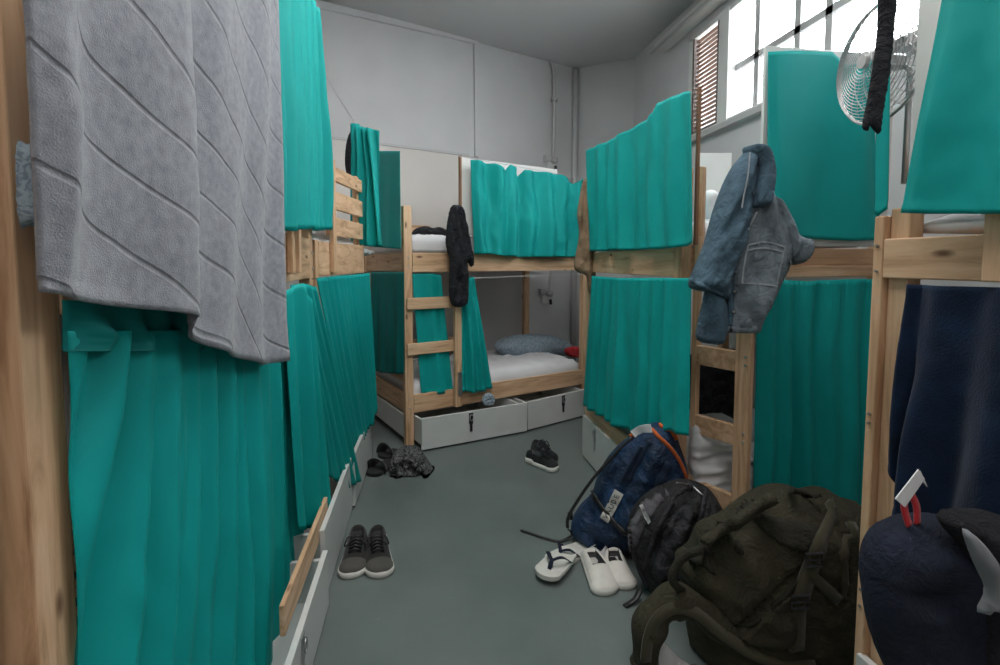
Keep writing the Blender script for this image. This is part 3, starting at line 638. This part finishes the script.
# ---------------------------------------------------------------- hanging garments
def garment(name,label,cat,out,pl,mat,thick,wedge,folds,cr=(),res=.01,back=.5):
    p=Puff(out,pl,thick,wedge,res,folds,cr,back,3); o=p.obj(name,M[mat],label=label,category=cat); return p,o
garment('black_shirt','black garment hanging on the upper rail of the back bunk','garment',[(451,207),(457,205),(462,207),(466,222),(470,240),(473,262),(471,267),(467,262),(468,285),(466,303),(461,307),(452,305),(449,290),(450,262),(446,245),(447,225)],bplane(-.09),'black',.035,.03,(.028,38,7,11,0),[(457,210,460,300,.012,.012),(463,225,468,262,-.012,.01)],back=1.0)
garment('tan_jacket','tan garment hanging where the back and right bunks meet','garment',[(583,181),(588,180),(591,200),(592,230),(594,255),(597,270),(593,276),(591,292),(588,290),(586,276),(577,272),(574,264),(579,235),(577,215),(580,195)],face_plane(585,2.95),'tan',.03,.03,(.018,30,8,12,0),[(584,190,582,260,-.014,.012),(589,190,590,270,.012,.012)],back=.8)
garment('black_cloth','black cloth hanging behind the bundled teal curtain on the left','garment',[(350,132),(356,130),(356,160),(354,188),(349,183),(345,165),(346,145)],face_plane(350,3.05),'black',.03,.03,(.012,25,8,12,0),res=.014)
garment('black_scarf','black scarf hanging over the right side of the fan','scarf',[(880,-20),(897,-20),(895,20),(890,70),(884,105),(880,133),(873,130),(870,126),(868,131),(862,127),(866,105),(872,70),(877,30)],face_plane(878,.95),'black',.010,.012,(.002,30,5,14,0),[(888,0,873,125,-.005,.006)],res=.007)
# denim jacket
jp=face_plane(745,1.70)
jk=thing('denim_jacket',onL(748,148,jp),'blue denim jacket hanging by its collar on the right bunk','jacket')
pb=Puff([(744,152),(752,149),(761,155),(765,180),(776,205),(788,235),(789,262),(779,285),(768,308),(760,322),(757,333),(738,332),(726,331),(726,315),(722,290),(716,262),(716,230),(724,195),(735,168)],jp,.055,.05,.008,(.018,26,9,21,.2),[(748,190,736,250,-.02,.010),(736,250,728,320,-.012,.008),(770,200,786,250,.008,.012),(734,200,720,280,.008,.014)],.5)
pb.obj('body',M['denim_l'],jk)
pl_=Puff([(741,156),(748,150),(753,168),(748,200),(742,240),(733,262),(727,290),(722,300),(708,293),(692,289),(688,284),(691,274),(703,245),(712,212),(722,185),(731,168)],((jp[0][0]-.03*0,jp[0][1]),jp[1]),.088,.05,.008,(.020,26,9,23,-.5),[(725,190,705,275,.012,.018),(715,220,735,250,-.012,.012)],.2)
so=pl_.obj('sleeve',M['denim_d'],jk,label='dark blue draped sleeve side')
lay(pl_,[(690,281),(705,286),(724,294)],.016,.004,.003).build('cuff',M['denim_d'],so,smooth=True)
p3=Puff([(706,290),(722,296),(727,315),(722,342),(712,344),(697,340),(697,325),(702,305)],jp,.05,.03,.009,(.012,24,9,25,0),[(712,300,708,335,-.015,.008)],.6)
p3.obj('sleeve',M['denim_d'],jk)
pr=Puff([(770,195),(780,203),(789,222),(796,235),(807,239),(808,252),(802,262),(794,265),(786,262),(780,245),(772,222)],jp,.065,.035,.009,(.010,26,9,27,0),[(782,215,792,250,-.012,.008)],.4)
s2=pr.obj('sleeve',M['denim_l'],jk)
lay(pr,[(801,239),(798,252),(790,263)],.014,.004,.003).build('cuff',M['denim_l'],s2,smooth=True)
pc=Puff([(742,150),(750,147),(760,153),(765,172),(764,190),(760,208),(750,211),(741,209),(744,190),(748,170)],jp,.098,.02,.007,(.006,25,9,28,0),[(752,160,750,205,.010,.008)],.1)
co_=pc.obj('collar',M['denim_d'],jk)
lay(pc,[(750,152),(748,175),(744,195),(742,208)],.004,.002,.002).build('seam',M['denim_s'],co_)
m=lay(pb,[(757,212),(750,226),(741,245),(736,262),(732,290),(730,325)],.006,.003,.004); m.build('placket_seam',M['denim_s'],jk,smooth=True)
m=lay(pb,[(740,246),(735,270),(733,300),(732,326)],.028,.003,.003); m.build('placket',M['denim_d'],jk,smooth=True)
m=lay(pb,[(727,329),(742,330),(757,329)],.022,.006,.004); m.build('waistband',M['denim_l'],jk,smooth=True)
for pts in ([(748,245),(766,242),(785,247)],[(748,250),(765,248),(783,252)],[(742,283),(760,284),(776,286)],[(748,245),(744,265),(742,283)],[(785,247),(781,265),(777,284)]):
    lay(pb,pts,.0045,.003,.002).build('seam',M['denim_s'],jk)
for y in (252,272,292,312):
    p=pb.at(737-(y-252)*.06,y,.006); m=MB(); m.sweep([p,p+pb.n*.004],.005,seg=10); m.build('button',M['metal'],jk,smooth=True)
# ---------------------------------------------------------------- fan
fc_pl=face_plane(881,1.25,-89)
fc=onL(881,62,fc_pl); A2=Vector(fc_pl[0]); B2=Vector(fc_pl[1]); fu=V3((B2-A2).normalized()); fn=Vector((-fu.y,fu.x,0)); fn=-fn if fn.dot(-fc)<0 else fn; fup=Vector((0,0,1))
fan=thing('clip_fan',fc,'round wire-grille fan mounted above the right bunk curtain','fan')
R0=.147
def circ(r,off,n=40): return [fc+fu*r*math.cos(2*math.pi*k/n)+fup*r*math.sin(2*math.pi*k/n)+fn*off for k in range(n)]
m=MB()
for k in range(17):
    r=R0*(.16+.84*k/16); off=.045*math.sqrt(max(0,1-(r/R0)**2)); m.sweep(circ(r,off),.0011,closed=True,seg=5)
for k in range(30):
    a=2*math.pi*k/30; pts=[]
    for j in range(7):
        r=R0*(.2+.8*j/6); pts.append(fc+(fu*math.cos(a)+fup*math.sin(a))*r+fn*(.045*math.sqrt(max(0,1-(r/R0)**2))))
    m.sweep(pts,.0008,seg=4)
m.build('front_grille',M['metal'],fan,smooth=True)
m=MB()
for k in range(6):
    r=R0*(.3+.7*k/5); off=-.05*math.sqrt(max(0,1-(r/R0)**2)); m.sweep(circ(r,off),.0011,closed=True,seg=5)
for k in range(24):
    a=2*math.pi*k/24; pts=[]
    for j in range(6):
        r=R0*(.2+.8*j/5); pts.append(fc+(fu*math.cos(a)+fup*math.sin(a))*r-fn*(.05*math.sqrt(max(0,1-(r/R0)**2))))
    m.sweep(pts,.0008,seg=4)
m.build('rear_grille',M['metal'],fan,smooth=True)
m=MB(); m.sweep(circ(R0+.001,0),.004,closed=True,seg=8); m.build('rim',M['metal'],fan,smooth=True)
m=MB(); m.sweep([fc+fn*.040,fc+fn*.050],.016,seg=24); ho=m.build('hub_badge',M['conduit'],fan,smooth=False)
m=MB(); m.sweep([fc-fn*.05,fc+fn*.01],.02,seg=16); m.build('motor',M['metal'],fan,smooth=True)
for k in range(3):
    a=2*math.pi*k/3+.4; m=MB(); vs=[];g=8
    for i in range(g+1):
        r=.018+.06*i/g; wd=.4*math.sin(math.pi*(.15+.8*i/g))
        for j in range(5):
            b=a+wd*(j/4-.5); vs.append(fc+(fu*math.cos(b)+fup*math.sin(b))*r+fn*(.012*(j/4-.5)))
    m.add(vs,[(i*5+j,(i+1)*5+j,(i+1)*5+j+1,i*5+j+1) for i in range(g) for j in range(4)]); m.build('blade',M['conduit'],fan,smooth=True,solid=.0015)
m=MB(); q=fc-fn*.075; m.sweep([fc-fn*.045,q-fup*.02,q-fup*.3],.007,seg=8); m.build('stand_arm',M['metal'],fan,smooth=True)
# ---------------------------------------------------------------- bags
# blue backpack
pbk=face_plane(612,2.06,-28)
bk=thing('hiking_backpack',V3(onZ(610,552).xy),'blue hiking backpack with orange piping leaning against the right drawer','backpack')
B1=Puff([(637,432),(648,424),(662,422),(674,430),(680,446),(686,465),(688,490),(680,510),(668,530),(650,545),(628,553),(605,552),(588,545),(574,532),(572,520),(580,505),(592,492),(598,474),(609,455),(624,440)],pbk,.10,.12,.012,(.014,14,14,41,.3),[(648,445,610,515,-.02,.012),(660,450,625,530,.018,.02),(615,470,590,520,-.02,.014),(680,470,650,500,-.02,.014)],.7)
B1.obj('pack_body',M['bluepack'],bk)
lay(B1,[(630,436),(648,428),(660,438),(672,450),(681,464),(687,480)],.014,.008,.004).build('orange_piping',M['orange'],bk,smooth=True,label='orange piping over the lid')
lay(B1,[(660,424),(668,428),(676,440)],.02,.008,.006).build('orange_loop',M['orange'],bk,smooth=True)
lay(B1,[(650,442),(638,462),(628,480)],.022,.012,.004).build('compression_strap',M['blueweb'],bk,smooth=True)
lay(B1,[(641,446),(630,464),(621,482)],.012,.010,.006).build('compression_strap',M['blueweb'],bk,smooth=True)
lay(B1,[(592,492),(604,510),(622,530),(640,540)],.018,.010,.004).build('base_strap',M['blackp'],bk,smooth=True)
lay(B1,[(668,462),(660,480),(650,500)],.03,.010,.002).build('side_pocket_edge',M['blueweb'],bk,smooth=True)
m=lay(B1,[(619,492),(612,506),(604,520)],.038,.004,.010); wt=m.build('name_patch',M['rubber'],bk)
m=lay(B1,[(634,436),(642,431),(652,430)],.045,.004,.014); m.build('lid_label',M['paper'],bk)
# letters on the patch
def text_on(body,parent,p,xdir,updir,size,mat,name='lettering',out=.0015):
    cu=bpy.data.curves.new(name,'FONT'); cu.body=body; cu.size=size; cu.extrude=.0006; cu.align_x='CENTER'; cu.align_y='CENTER'; cu.space_character=1.15
    o=bpy.data.objects.new(name+'_src',cu); C.objects.link(o); bpy.context.view_layer.update(); me=bpy.data.meshes.new_from_object(o.evaluated_get(bpy.context.evaluated_depsgraph_get())); bpy.data.objects.remove(o)
    x=xdir.normalized(); y=(updir-x*updir.dot(x)).normalized(); z=x.cross(y); off=rootloc(parent)
    for v in me.vertices: v.co=p+x*v.co.x+y*v.co.y+z*(v.co.z+out)-off
    me.materials.clear(); me.materials.append(M[mat]); q=bpy.data.objects.new(name,me); C.objects.link(q); q.parent=parent; return q
for k_,ch in enumerate('VAUDE'):
    f_=(k_+.5)/5; qx,qy=604.5+(618-604.5)*f_,519+(494-519)*f_; e1=B1.at(qx-.6,qy+1.1,.018); e2=B1.at(qx+.6,qy-1.1,.018)
    text_on(ch,bk,(e1+e2)/2,e2-e1,Vector((-.7,.1,.45)),.030,'blackp',out=.002)
# loose straps of the blue pack
s0=B1.at(632,438,.01)
m=MB(); m.sweep(smooth_line([s0,onL(618,450,pbk)+B1.n*.06,onL(600,470,pbk)+B1.n*.10,onL(585,492,pbk)+B1.n*.12,onL(576,508,pbk)+B1.n*.10,onL(573,520,pbk)+B1.n*.07]),.012,.007,nv=B1.n); m.build('shoulder_strap',M['blackp'],bk,smooth=True)
m=MB(); m.obox(onL(573,512,pbk)+B1.n*.06,V3(B1.d)*.022,(0,0,.03),B1.n*.012); m.build('strap_buckle',M['blackp'],bk,bevel=.003)
g=[onL(574,522,pbk)+B1.n*.07,onZ(572,535,.02),onZ(560,541,.006),onZ(545,538,.006),onZ(530,533,.006),onZ(521,530,.006)]
m=MB(); m.sweep(smooth_line(g),.013,.003,nv=(0,.1,1)); m.build('trailing_strap',M['blackp'],bk,smooth=True)
# black backpack
pkk=face_plane(668,1.78)
kk=thing('school_backpack',V3(onZ(650,600).xy),'black backpack with grey printed pocket slumped between blue pack and olive bag','backpack')
K1=Puff([(628,525),(634,508),(646,495),(662,486),(680,480),(698,482),(712,492),(722,510),(727,535),(722,560),(705,585),(685,600),(662,604),(647,590),(636,568),(629,545)],pkk,.12,.10,.011,(.016,16,16,51,.4),[(690,490,640,560,-.02,.012),(705,500,665,580,-.022,.012),(672,492,632,540,.015,.014),(715,520,690,585,.015,.014)],.6)
K1.obj('pack_body',M['packblack'],kk)
Kp=Patch(K1,[(628,540),(633,520),(646,504),(662,495),(671,496),(660,508),(645,528),(636,550),(631,556)],.014); kp=Kp.obj('printed_pocket',M['gray'],kk,label='grey printed front pocket')
Kq=Patch(K1,[(650,570),(662,535),(680,507),(694,508),(688,530),(676,560),(664,584)],.016); Kq.obj('mesh_pocket',M['dgray'],kk)
xd=K1.at(648,515,.1)-K1.at(638,535,.1); text_on('evo',kk,Kp.at(641,522,.004),xd,Vector((-.6,-.1,.6)),.035,'blackp')
m=lay(Kp,[(641,505),(645,515),(648,520)],.012,.003,.004); m.build('label_tab',M['paper'],kk)
for pts in ([(690,484),(672,505),(655,535),(645,570)],[(706,490),(700,520),(690,555),(672,590)],[(630,530),(636,560),(648,588)]):
    lay(K1,pts,.016,.009,.004).build('strap',M['dgray'],kk,smooth=True)
lay(K1,[(676,482),(690,486),(704,496)],.006,.004,.008).build('zip',M['metal'],kk,smooth=True)
m=MB(); m.sweep(smooth_line([K1.at(640,590,.0),onZ(636,598,.02),onZ(630,603,.008),onZ(625,606,.006)]),.02,.006,nv=(0,.2,1)); m.build('trailing_strap',M['blackp'],kk,smooth=True)
# olive bag
pg=face_plane(755,1.50,6)
gg=thing('duffel_backpack',V3(onZ(740,650).xy),'huge olive travel backpack lying on the floor at the near right post','backpack')
G1=Puff([(686,600),(675,560),(690,545),(700,525),(722,515),(745,498),(765,487),(785,484),(800,490),(822,487),(840,497),(860,505),(868,540),(866,580),(862,630),(858,672),(820,690),(760,690),(715,672),(690,645)],pg,.16,.13,.012,(.014,12,12,61,.2),[(765,512,735,535,-.014,.012),(735,535,700,560,-.014,.012),(682,585,727,632,-.022,.008),(727,632,765,605,-.022,.008),(765,605,802,570,-.018,.008),(752,592,756,612,-.010,.008),(835,510,845,600,-.02,.014),(800,498,832,512,-.012,.008)],.5)
G1.obj('bag_body',M['olive'],gg)
lay(G1,[(684,584),(705,606),(727,631),(746,622),(775,598),(803,570)],.012,.008,.003).build('piping',M['olive2'],gg,smooth=True)
Patch(G1,[(766,528),(790,520),(818,528),(812,545),(800,552),(772,540)],.012,.01).obj('top_pocket_flap',M['olive2'],gg)
Patch(G1,[(738,632),(765,612),(792,590),(796,610),(794,642),(770,648),(745,644)],.012,.012).obj('lower_pocket',M['olive'],gg)
Gt=Patch(G1,[(694,566),(703,553),(722,543),(742,530),(757,516),(776,502),(786,506),(765,528),(745,547),(722,562),(704,568)],.022,.02); Gt.obj('top_flap_edge',M['olive2'],gg)
Gr=Patch(G1,[(700,538),(722,524),(748,506),(768,494),(776,498),(756,512),(730,530),(708,544)],.02,.015); Gr.obj('zip_flap',M['olive'],gg)
hb=face_plane(700,1.36,4); m=MB(); cl=[onL(x,y,hb) for x,y in ((643,690),(645,662),(648,632),(657,612),(674,601),(696,607),(722,628),(760,650),(810,668),(870,684))]
cl=[Vector((p.x,p.y,max(p.z,.05))) for p in cl]
m.sweep(smooth_line(cl,6),lambda u:.046*(.55+.45*math.sin(math.pi*min(1,max(0,u)*1.1+.12)))+.006*math.sin(u*31),seg=16); m.build('hip_belt',M['olive'],gg,smooth=True)
m=MB(); m.sweep([p+Vector((-.02,-.042,.012)) for p in smooth_line(cl,6)][8:-6],.03,.006,nv=(0,-.8,.6)); m.build('belt_webbing',M['strap'],gg,smooth=True)
for pts,w,mt in (([(838,508),(822,540),(808,575),(798,610),(796,650)],.045,'strap'),([(808,572),(826,588),(838,600)],.03,'strap'),([(850,522),(843,560),(845,600)],.025,'strap')):
    lay(G1,pts,w,.012,.006).build('compression_strap',M[mt],gg,smooth=True)
for x,y in ((800,602),(814,560)):
    m=MB(); c=G1.at(x,y,.022); u=V3(G1.d)
    m.sweep([c+u*a+fup*b for a,b in ((-.024,-.018),(.024,-.018),(.024,.018),(-.024,.018))],.0045,closed=True,seg=6); m.sweep([c-u*.024,c+u*.024],.0035,seg=6); m.build('buckle',M['dgray'],gg)
m=MB(); m.sweep([G1.at(788,490,.0)+fup*.0]+[G1.at(x,y,.02) for x,y in ((796,493),(806,495),(818,496))],.02,.01,nv=G1.n); m.build('grab_handle',M['olive2'],gg,smooth=True)
lay(G1,[(700,548),(680,560),(672,580),(686,592)],.02,.012,.01).build('strap',M['olive2'],gg,smooth=True)
# grey plastic inside loop of belt
heap('grey_bag','pale grey plastic sheet under the hip belt of the olive bag','bag',[(652,628),(662,640),(682,660),(705,675),(690,690),(655,690),(646,660)],face_plane(670,1.40),'conduit',.03,.03,(.01,30,30,66,0))
# navy round bag on the right post
pn=face_plane(930,.86,10)
nb=thing('navy_bag',onL(930,600,pn),'round navy bag hanging low on the near right post','bag')
N1=Puff([(888,526),(908,516),(935,514),(956,522),(970,545),(977,580),(979,620),(972,660),(960,690),(905,690),(886,665),(874,630),(868,592),(868,562),(875,540)],pn,.08,.09,.009,(.012,14,10,71,.3),[(885,545,930,555,-.02,.012),(890,590,950,600,-.015,.012),(920,520,945,560,.012,.012),(880,640,940,620,.01,.014)],.7)
N1.obj('bag_body',M['navy2'],nb)
for pts in ([(898,520),(893,500),(897,485)],[(898,486),(905,500),(906,518)]):
    m=MB(); m.sweep(smooth_line([onL(x,y,pn)+N1.n*.02 for x,y in pts]),.011,.004,nv=N1.n); m.build('red_loop',M['red'],nb,smooth=True)
t=thing('paper_tag',onL(890,478,pn),'white paper laundry tag hanging on the near right post above the navy bag','tag')
m=MB(); q=[onL(x,y,pn)+N1.n*.045 for x,y in ((871,487),(893,459),(899,468),(880,495))]; q2=[p-N1.n*.002 for p in q]
m.add(q+q2,[(0,1,2,3),(7,6,5,4),(0,4,5,1),(1,5,6,2),(2,6,7,3),(3,7,4,0)]); m.build('label',M['paper'],t)
m=MB(); q=[onL(x,y,pn)+N1.n*o for x,y,o in ((894,460,.045),(904,472,.03),(907,478,.035),(897,470,.045))]; m.add(q,[(0,1,2,3)]); m.build('fold',M['paper'],t,solid=.0015)
# black jacket and grey lining at the right frame edge
heap('black_jacket','black jacket bunched behind the navy bag at the right','jacket',[(935,515),(970,508),(1000,515),(1040,530),(1040,700),(970,700),(975,620),(968,560)],face_plane(990,.80),'black',.05,.06,(.016,16,10,73,.2))
heap('grey_lining','pale grey cloth triangle beside the navy bag','cloth',[(962,528),(985,545),(1004,575),(1030,585),(1030,612),(990,609),(977,612),(985,590),(972,560)],face_plane(985,.72),'lining',.02,.02,(.01,30,16,74,0),res=.008)
# ---------------------------------------------------------------- footwear
def basis(toe,heel):
    t=Vector((toe.x,toe.y,0)); h=Vector((heel.x,heel.y,0)); x=(t-h); L=x.length; x.normalize(); return h,x,Vector((-x.y,x.x,0)),L
def half_width(u,w):   # u from heel 0 to toe 1
    if u<0.12: return w*.36*math.sqrt(max(0,1-((.12-u)/.12)**2))*1.0+.001
    if u>.82: return w*.5*math.sqrt(max(0,1-((u-.82)/.18)**2))+.001
    return w*(.36+.14*math.sin(math.pi/2*min(1,(u-.12)/.5)))
def shoe(label,toe,heel,w,h,sole_h,mats,laces=True,side=1,group=None,name='sneaker',cat='shoe',lacecol='blackp',cap=None):
    o,x,y,L=basis(toe,heel); t=thing(name,o+x*L/2,label,cat,group); up=Vector((0,0,1)); mu,ms,ml=mats
    cen=lambda u: side*.012*math.sin(math.pi*u)
    # sole
    m=MB(); n=28; ring=[]
    for k in range(n+1): ring.append((k/n,1))
    for k in range(n-1,0,-1): ring.append((k/n,-1))
    R=len(ring); vs=[]
    for (zz,sc) in ((.001,.94),(sole_h*.4,1.04),(sole_h,1.0)):
        for u,s in ring:
            uu=(1-math.cos(math.pi*u))/2; vs.append(o+x*L*(.5+(uu-.5)*(1.0 if sc<1 else 1.01))+y*(cen(uu)+s*half_width(uu,w)*sc)+up*(zz+ (.35*sole_h if zz>.002 and uu<.3 else 0)))
    fs=[tuple(reversed(range(R))),tuple(2*R+k for k in range(R))]
    for l in range(2):
        for k in range(R): fs.append((l*R+k,l*R+(k+1)%R,(l+1)*R+(k+1)%R,(l+1)*R+k))
    m.add(vs,fs); m.build('sole',ms,t,smooth=True)
    # upper
    m=MB(); nu,nv=30,20; vs=[]; op0,op1=.08,.50
    def height(u):
        if u<.12: return h*(.82+.18*u/.12)
        if u<.5: return h*(1-.12*(u-.12)/.38)
        return h*(.88-.45*((u-.5)/.5)**1.1) if u<.93 else h*(.88-.45*(.43/.5)**1.1)*math.sqrt(max(.02,1-((u-.93)/.07)**2*.8))
    for i in range(nu+1):
        u=(1-math.cos(math.pi*i/nu))/2*.985+.006; hw=half_width(u,w)*.97; hh=height(u); sb=sole_h*(1.3 if u<.3 else .95)
        for j in range(nv+1):
            a=math.pi*j/nv; c=math.cos(a); s=math.sin(a); px=math.copysign(abs(c)**.75,c)*hw*(1-.25*s); pz=sb+(hh-sb)*s**.7
            if op0<u<op1 and s>.80:
                k=min(1,(s-.80)/.08)*min(1,(u-op0)/.05)*min(1,(op1-u)/.06); pz=pz*(1-k)+(sole_h+.006)*k
            vs.append(o+x*L*u+y*(cen(u)+px)+up*pz)
    q=nv+1; mi=[]
    b=len(m.v); m.v+=vs
    for i in range(nu):
        for j in range(nv):
            s=math.sin(math.pi*(j+.5)/nv); u=(1-math.cos(math.pi*(i+.5)/nu))/2
            m.f.append((i*q+j,i*q+j+1,(i+1)*q+j+1,(i+1)*q+j)); m.mi.append(1 if (op0+.01<u<op1-.01 and s>.84) else (2 if cap and u>.8 else 0))
    m.f.append(tuple(range(q))); m.mi.append(0); m.f.append(tuple(nu*q+j for j in range(q-1,-1,-1))); m.mi.append(0)
    m.build('upper',[mu,M['blackp'],cap or mu],t,smooth=True)
    # tongue
    m=MB(); hw=w*.17; pts=[(.66,.0),(.58,.006),(.50,.014),(.44,.028)]
    m.sweep([o+x*L*u+up*(height(u)+dz)+y*cen(u) for u,dz in pts],hw*2,.006,nv=up); 
    if laces: m.build('tongue',mu,t,smooth=True)
    if laces:
        m=MB()
        for k in range(5):
            u=.70-.05*k; hz=height(u)+.009+.002*k
            m.sweep([o+x*L*(u-.012)+y*(cen(u)-w*.22)+up*(hz-.006),o+x*L*u+y*cen(u)+up*(hz+.004),o+x*L*(u+.012)+y*(cen(u)+w*.22)+up*(hz-.006)],.0032,seg=6)
            m.sweep([o+x*L*(u+.012)+y*(cen(u)-w*.22)+up*(hz-.006),o+x*L*u+y*cen(u)+up*(hz+.005),o+x*L*(u-.012)+y*(cen(u)+w*.22)+up*(hz-.006)],.0032,seg=6)
        u=.48
        for sgn in (1,-1): m.sweep(smooth_line([o+x*L*u+y*cen(u)+up*(height(u)+.012),o+x*L*(u+.03)+y*(cen(u)+sgn*w*.3)+up*(height(u)+.02),o+x*L*(u+.09)+y*(cen(u)+sgn*w*.42)+up*(height(u)-.01),o+x*L*(u+.04)+y*(cen(u)+sgn*w*.1)+up*(height(u)+.012)]),.003,seg=6)
        m.build('laces',M[lacecol],t,smooth=True)
    return t
M['shoecap']=cloth('taupe_suede',(.085,.08,.072),.2,.9)
g_=(M['shoegrey'],M['rubber'],None)
shoe('dark grey laced sneaker with white toe, left one of the pair by the left drawers',onZ(350,580),onZ(358,540),.108,.085,.026,g_,side=1,cap=M['shoecap'])
shoe('dark grey laced sneaker with white toe, right one of the pair by the left drawers',onZ(382,579),onZ(378,540),.108,.085,.026,g_,side=-1,cap=M['shoecap'])
shoe('white slip-on sneaker, left one of the pair beside the black backpack',onZ(606,597),onZ(588,561),.105,.066,.024,(M['shoewhite'],M['rubber'],None),laces=False)
shoe('white slip-on sneaker, right one of the pair beside the black backpack',onZ(626,591),onZ(613,560),.105,.066,.024,(M['shoewhite'],M['rubber'],None),laces=False,side=-1)
shoe('black running shoe with pale sole, front one of two on the open floor',onZ(557,472),onZ(527,462),.095,.085,.03,(M['shoeblack'],M['rubber'],None),lacecol='dgray')
shoe('black running shoe lying behind the other on the open floor',onZ(555,462),onZ(534,450),.095,.08,.025,(M['shoeblack'],M['shoeblack'],None),lacecol='dgray',side=-1)
def flipflop(label,toe,heel,w,mat,strapmat,hgt=.018,z0=0):
    o,x,y,L=basis(toe,heel); o=o+Vector((0,0,z0)); t=thing('flip_flop',o+x*L/2,label,'sandal'); up=Vector((0,0,1)); m=MB(); n=26; ring=[(k/n,1) for k in range(n+1)]+[(k/n,-1) for k in range(n-1,0,-1)]; R=len(ring); vs=[]
    for zz,sc in ((.001,.97),(hgt*.5,1.02),(hgt,1)):
        for u,s in ring:
            uu=(1-math.cos(math.pi*u))/2; vs.append(o+x*L*uu+y*s*half_width(uu,w)*sc+up*zz)
    fs=[tuple(reversed(range(R))),tuple(2*R+k for k in range(R))]
    for l in range(2):
        for k in range(R): fs.append((l*R+k,l*R+(k+1)%R,(l+1)*R+(k+1)%R,(l+1)*R+k))
    m.add(vs,fs); m.build('sole',mat,t)
    tp=o+x*L*.80+up*(hgt); m=MB()
    for s in (1,-1): m.sweep(smooth_line([tp,tp-x*.02+up*.022,o+x*L*.60+y*s*w*.30+up*(hgt+.034),o+x*L*.42+y*s*w*.44+up*(hgt+.002)]),.013,.004,nv=up)
    m.build('strap',strapmat,t,smooth=True)
flipflop('white flip-flop with dark strap, the nearer one on the floor',onZ(543,585),onZ(571,556),.105,M['rubber'],M['navy2'],z0=.02)
flipflop('white flip-flop with dark strap, half under the blue backpack strap',onZ(549,567),onZ(586,548),.10,M['rubber'],M['navy2'])
shoe('pale grey slipper tucked behind the white sneakers',onZ(583,562),onZ(604,552),.085,.05,.015,(M['conduit'],M['rubber'],None),laces=False,name='slipper',cat='slipper')
# dark slippers & patterned cloth on the left
def slipper(label,toe,heel):
    o,x,y,L=basis(toe,heel); t=thing('slide_sandal',o+x*L/2,label,'sandal'); up=Vector((0,0,1)); m=MB(); n=22; ring=[(k/n,1) for k in range(n+1)]+[(k/n,-1) for k in range(n-1,0,-1)]; R=len(ring); vs=[]
    for zz,sc in ((.001,.97),(.02,1)):
        for u,s in ring:
            uu=(1-math.cos(math.pi*u))/2; vs.append(o+x*L*uu+y*s*half_width(uu,.105)*sc+up*zz)
    m.add(vs,[tuple(reversed(range(R))),tuple(R+k for k in range(R))]+[(k,(k+1)%R,R+(k+1)%R,R+k) for k in range(R)]); m.build('sole',M['shoeblack'],t)
    m=MB(); m.sweep([o+x*L*.66+y*(.054*math.cos(a))+up*(.012+.055*math.sin(a)) for a in [math.pi*k/12 for k in range(13)]],.06,.006,nv=None); m.build('strap',M['shoeblack'],t,smooth=True)
slipper('dark slide sandal beside the patterned cloth by the far left drawer',onZ(370,477),onZ(393,462))
slipper('dark slide sandal behind the other one, by the far left drawer',onZ(381,459),onZ(398,452))
heap('patterned_cloth','crumpled black and white patterned cloth heaped at the back bunk post','cloth',[(390,470),(392,456),(400,448),(410,446),(420,450),(427,460),(433,470),(434,477),(422,481),(414,485),(402,486),(394,482)],face_plane(410,2.83),'zebra',.08,.04,(.05,24,24,81,.2),res=.008,back=.8)
# ---------------------------------------------------------------- camera, light
cam=bpy.data.cameras.new('camera'); cam.sensor_width=36; cam.lens=36*F/1000; cam.clip_start=.02; cam.shift_y=(CY-332.5)/1000
co=bpy.data.objects.new('camera',cam); C.objects.link(co)
mt=Matrix(((RR[0],UU[0],-DD[0],0),(RR[1],UU[1],-DD[1],0),(RR[2],UU[2],-DD[2],H),(0,0,0,1))); co.matrix_world=mt
bpy.context.scene.camera=co
def area(n,loc,rot,sx,sy,e,col):
    l=bpy.data.lights.new(n,'AREA'); l.shape='RECTANGLE'; l.size=sx; l.size_y=sy; l.energy=e; l.color=col; o=bpy.data.objects.new(n,l); C.objects.link(o); o.location=loc; o.rotation_euler=rot; return o
area('window_daylight',(XR+.35,2.4,2.75),(0,math.radians(65),0),1.0,2.4,75,(.92,.97,1))
area('ceiling_fill',(.3,1.6,CZ-.04),(0,0,0),.9,2.6,44,(1,.98,.955))  # added soft fill from above, not a fitting in the room
area('ceiling_fill',(.2,-.8,CZ-.04),(0,0,0),1.2,1.0,20,(1,.97,.94))  # added fill behind the camera, lifts the near end
w=bpy.data.worlds.new('world'); bpy.context.scene.world=w; w.use_nodes=True; bgd=w.node_tree.nodes['Background']; bgd.inputs[0].default_value=(.93,.97,1,1); bgd.inputs[1].default_value=1.7
sc=bpy.context.scene; sc.view_settings.view_transform='Standard'; sc.view_settings.look='None'; sc.view_settings.exposure=0; sc.view_settings.gamma=1
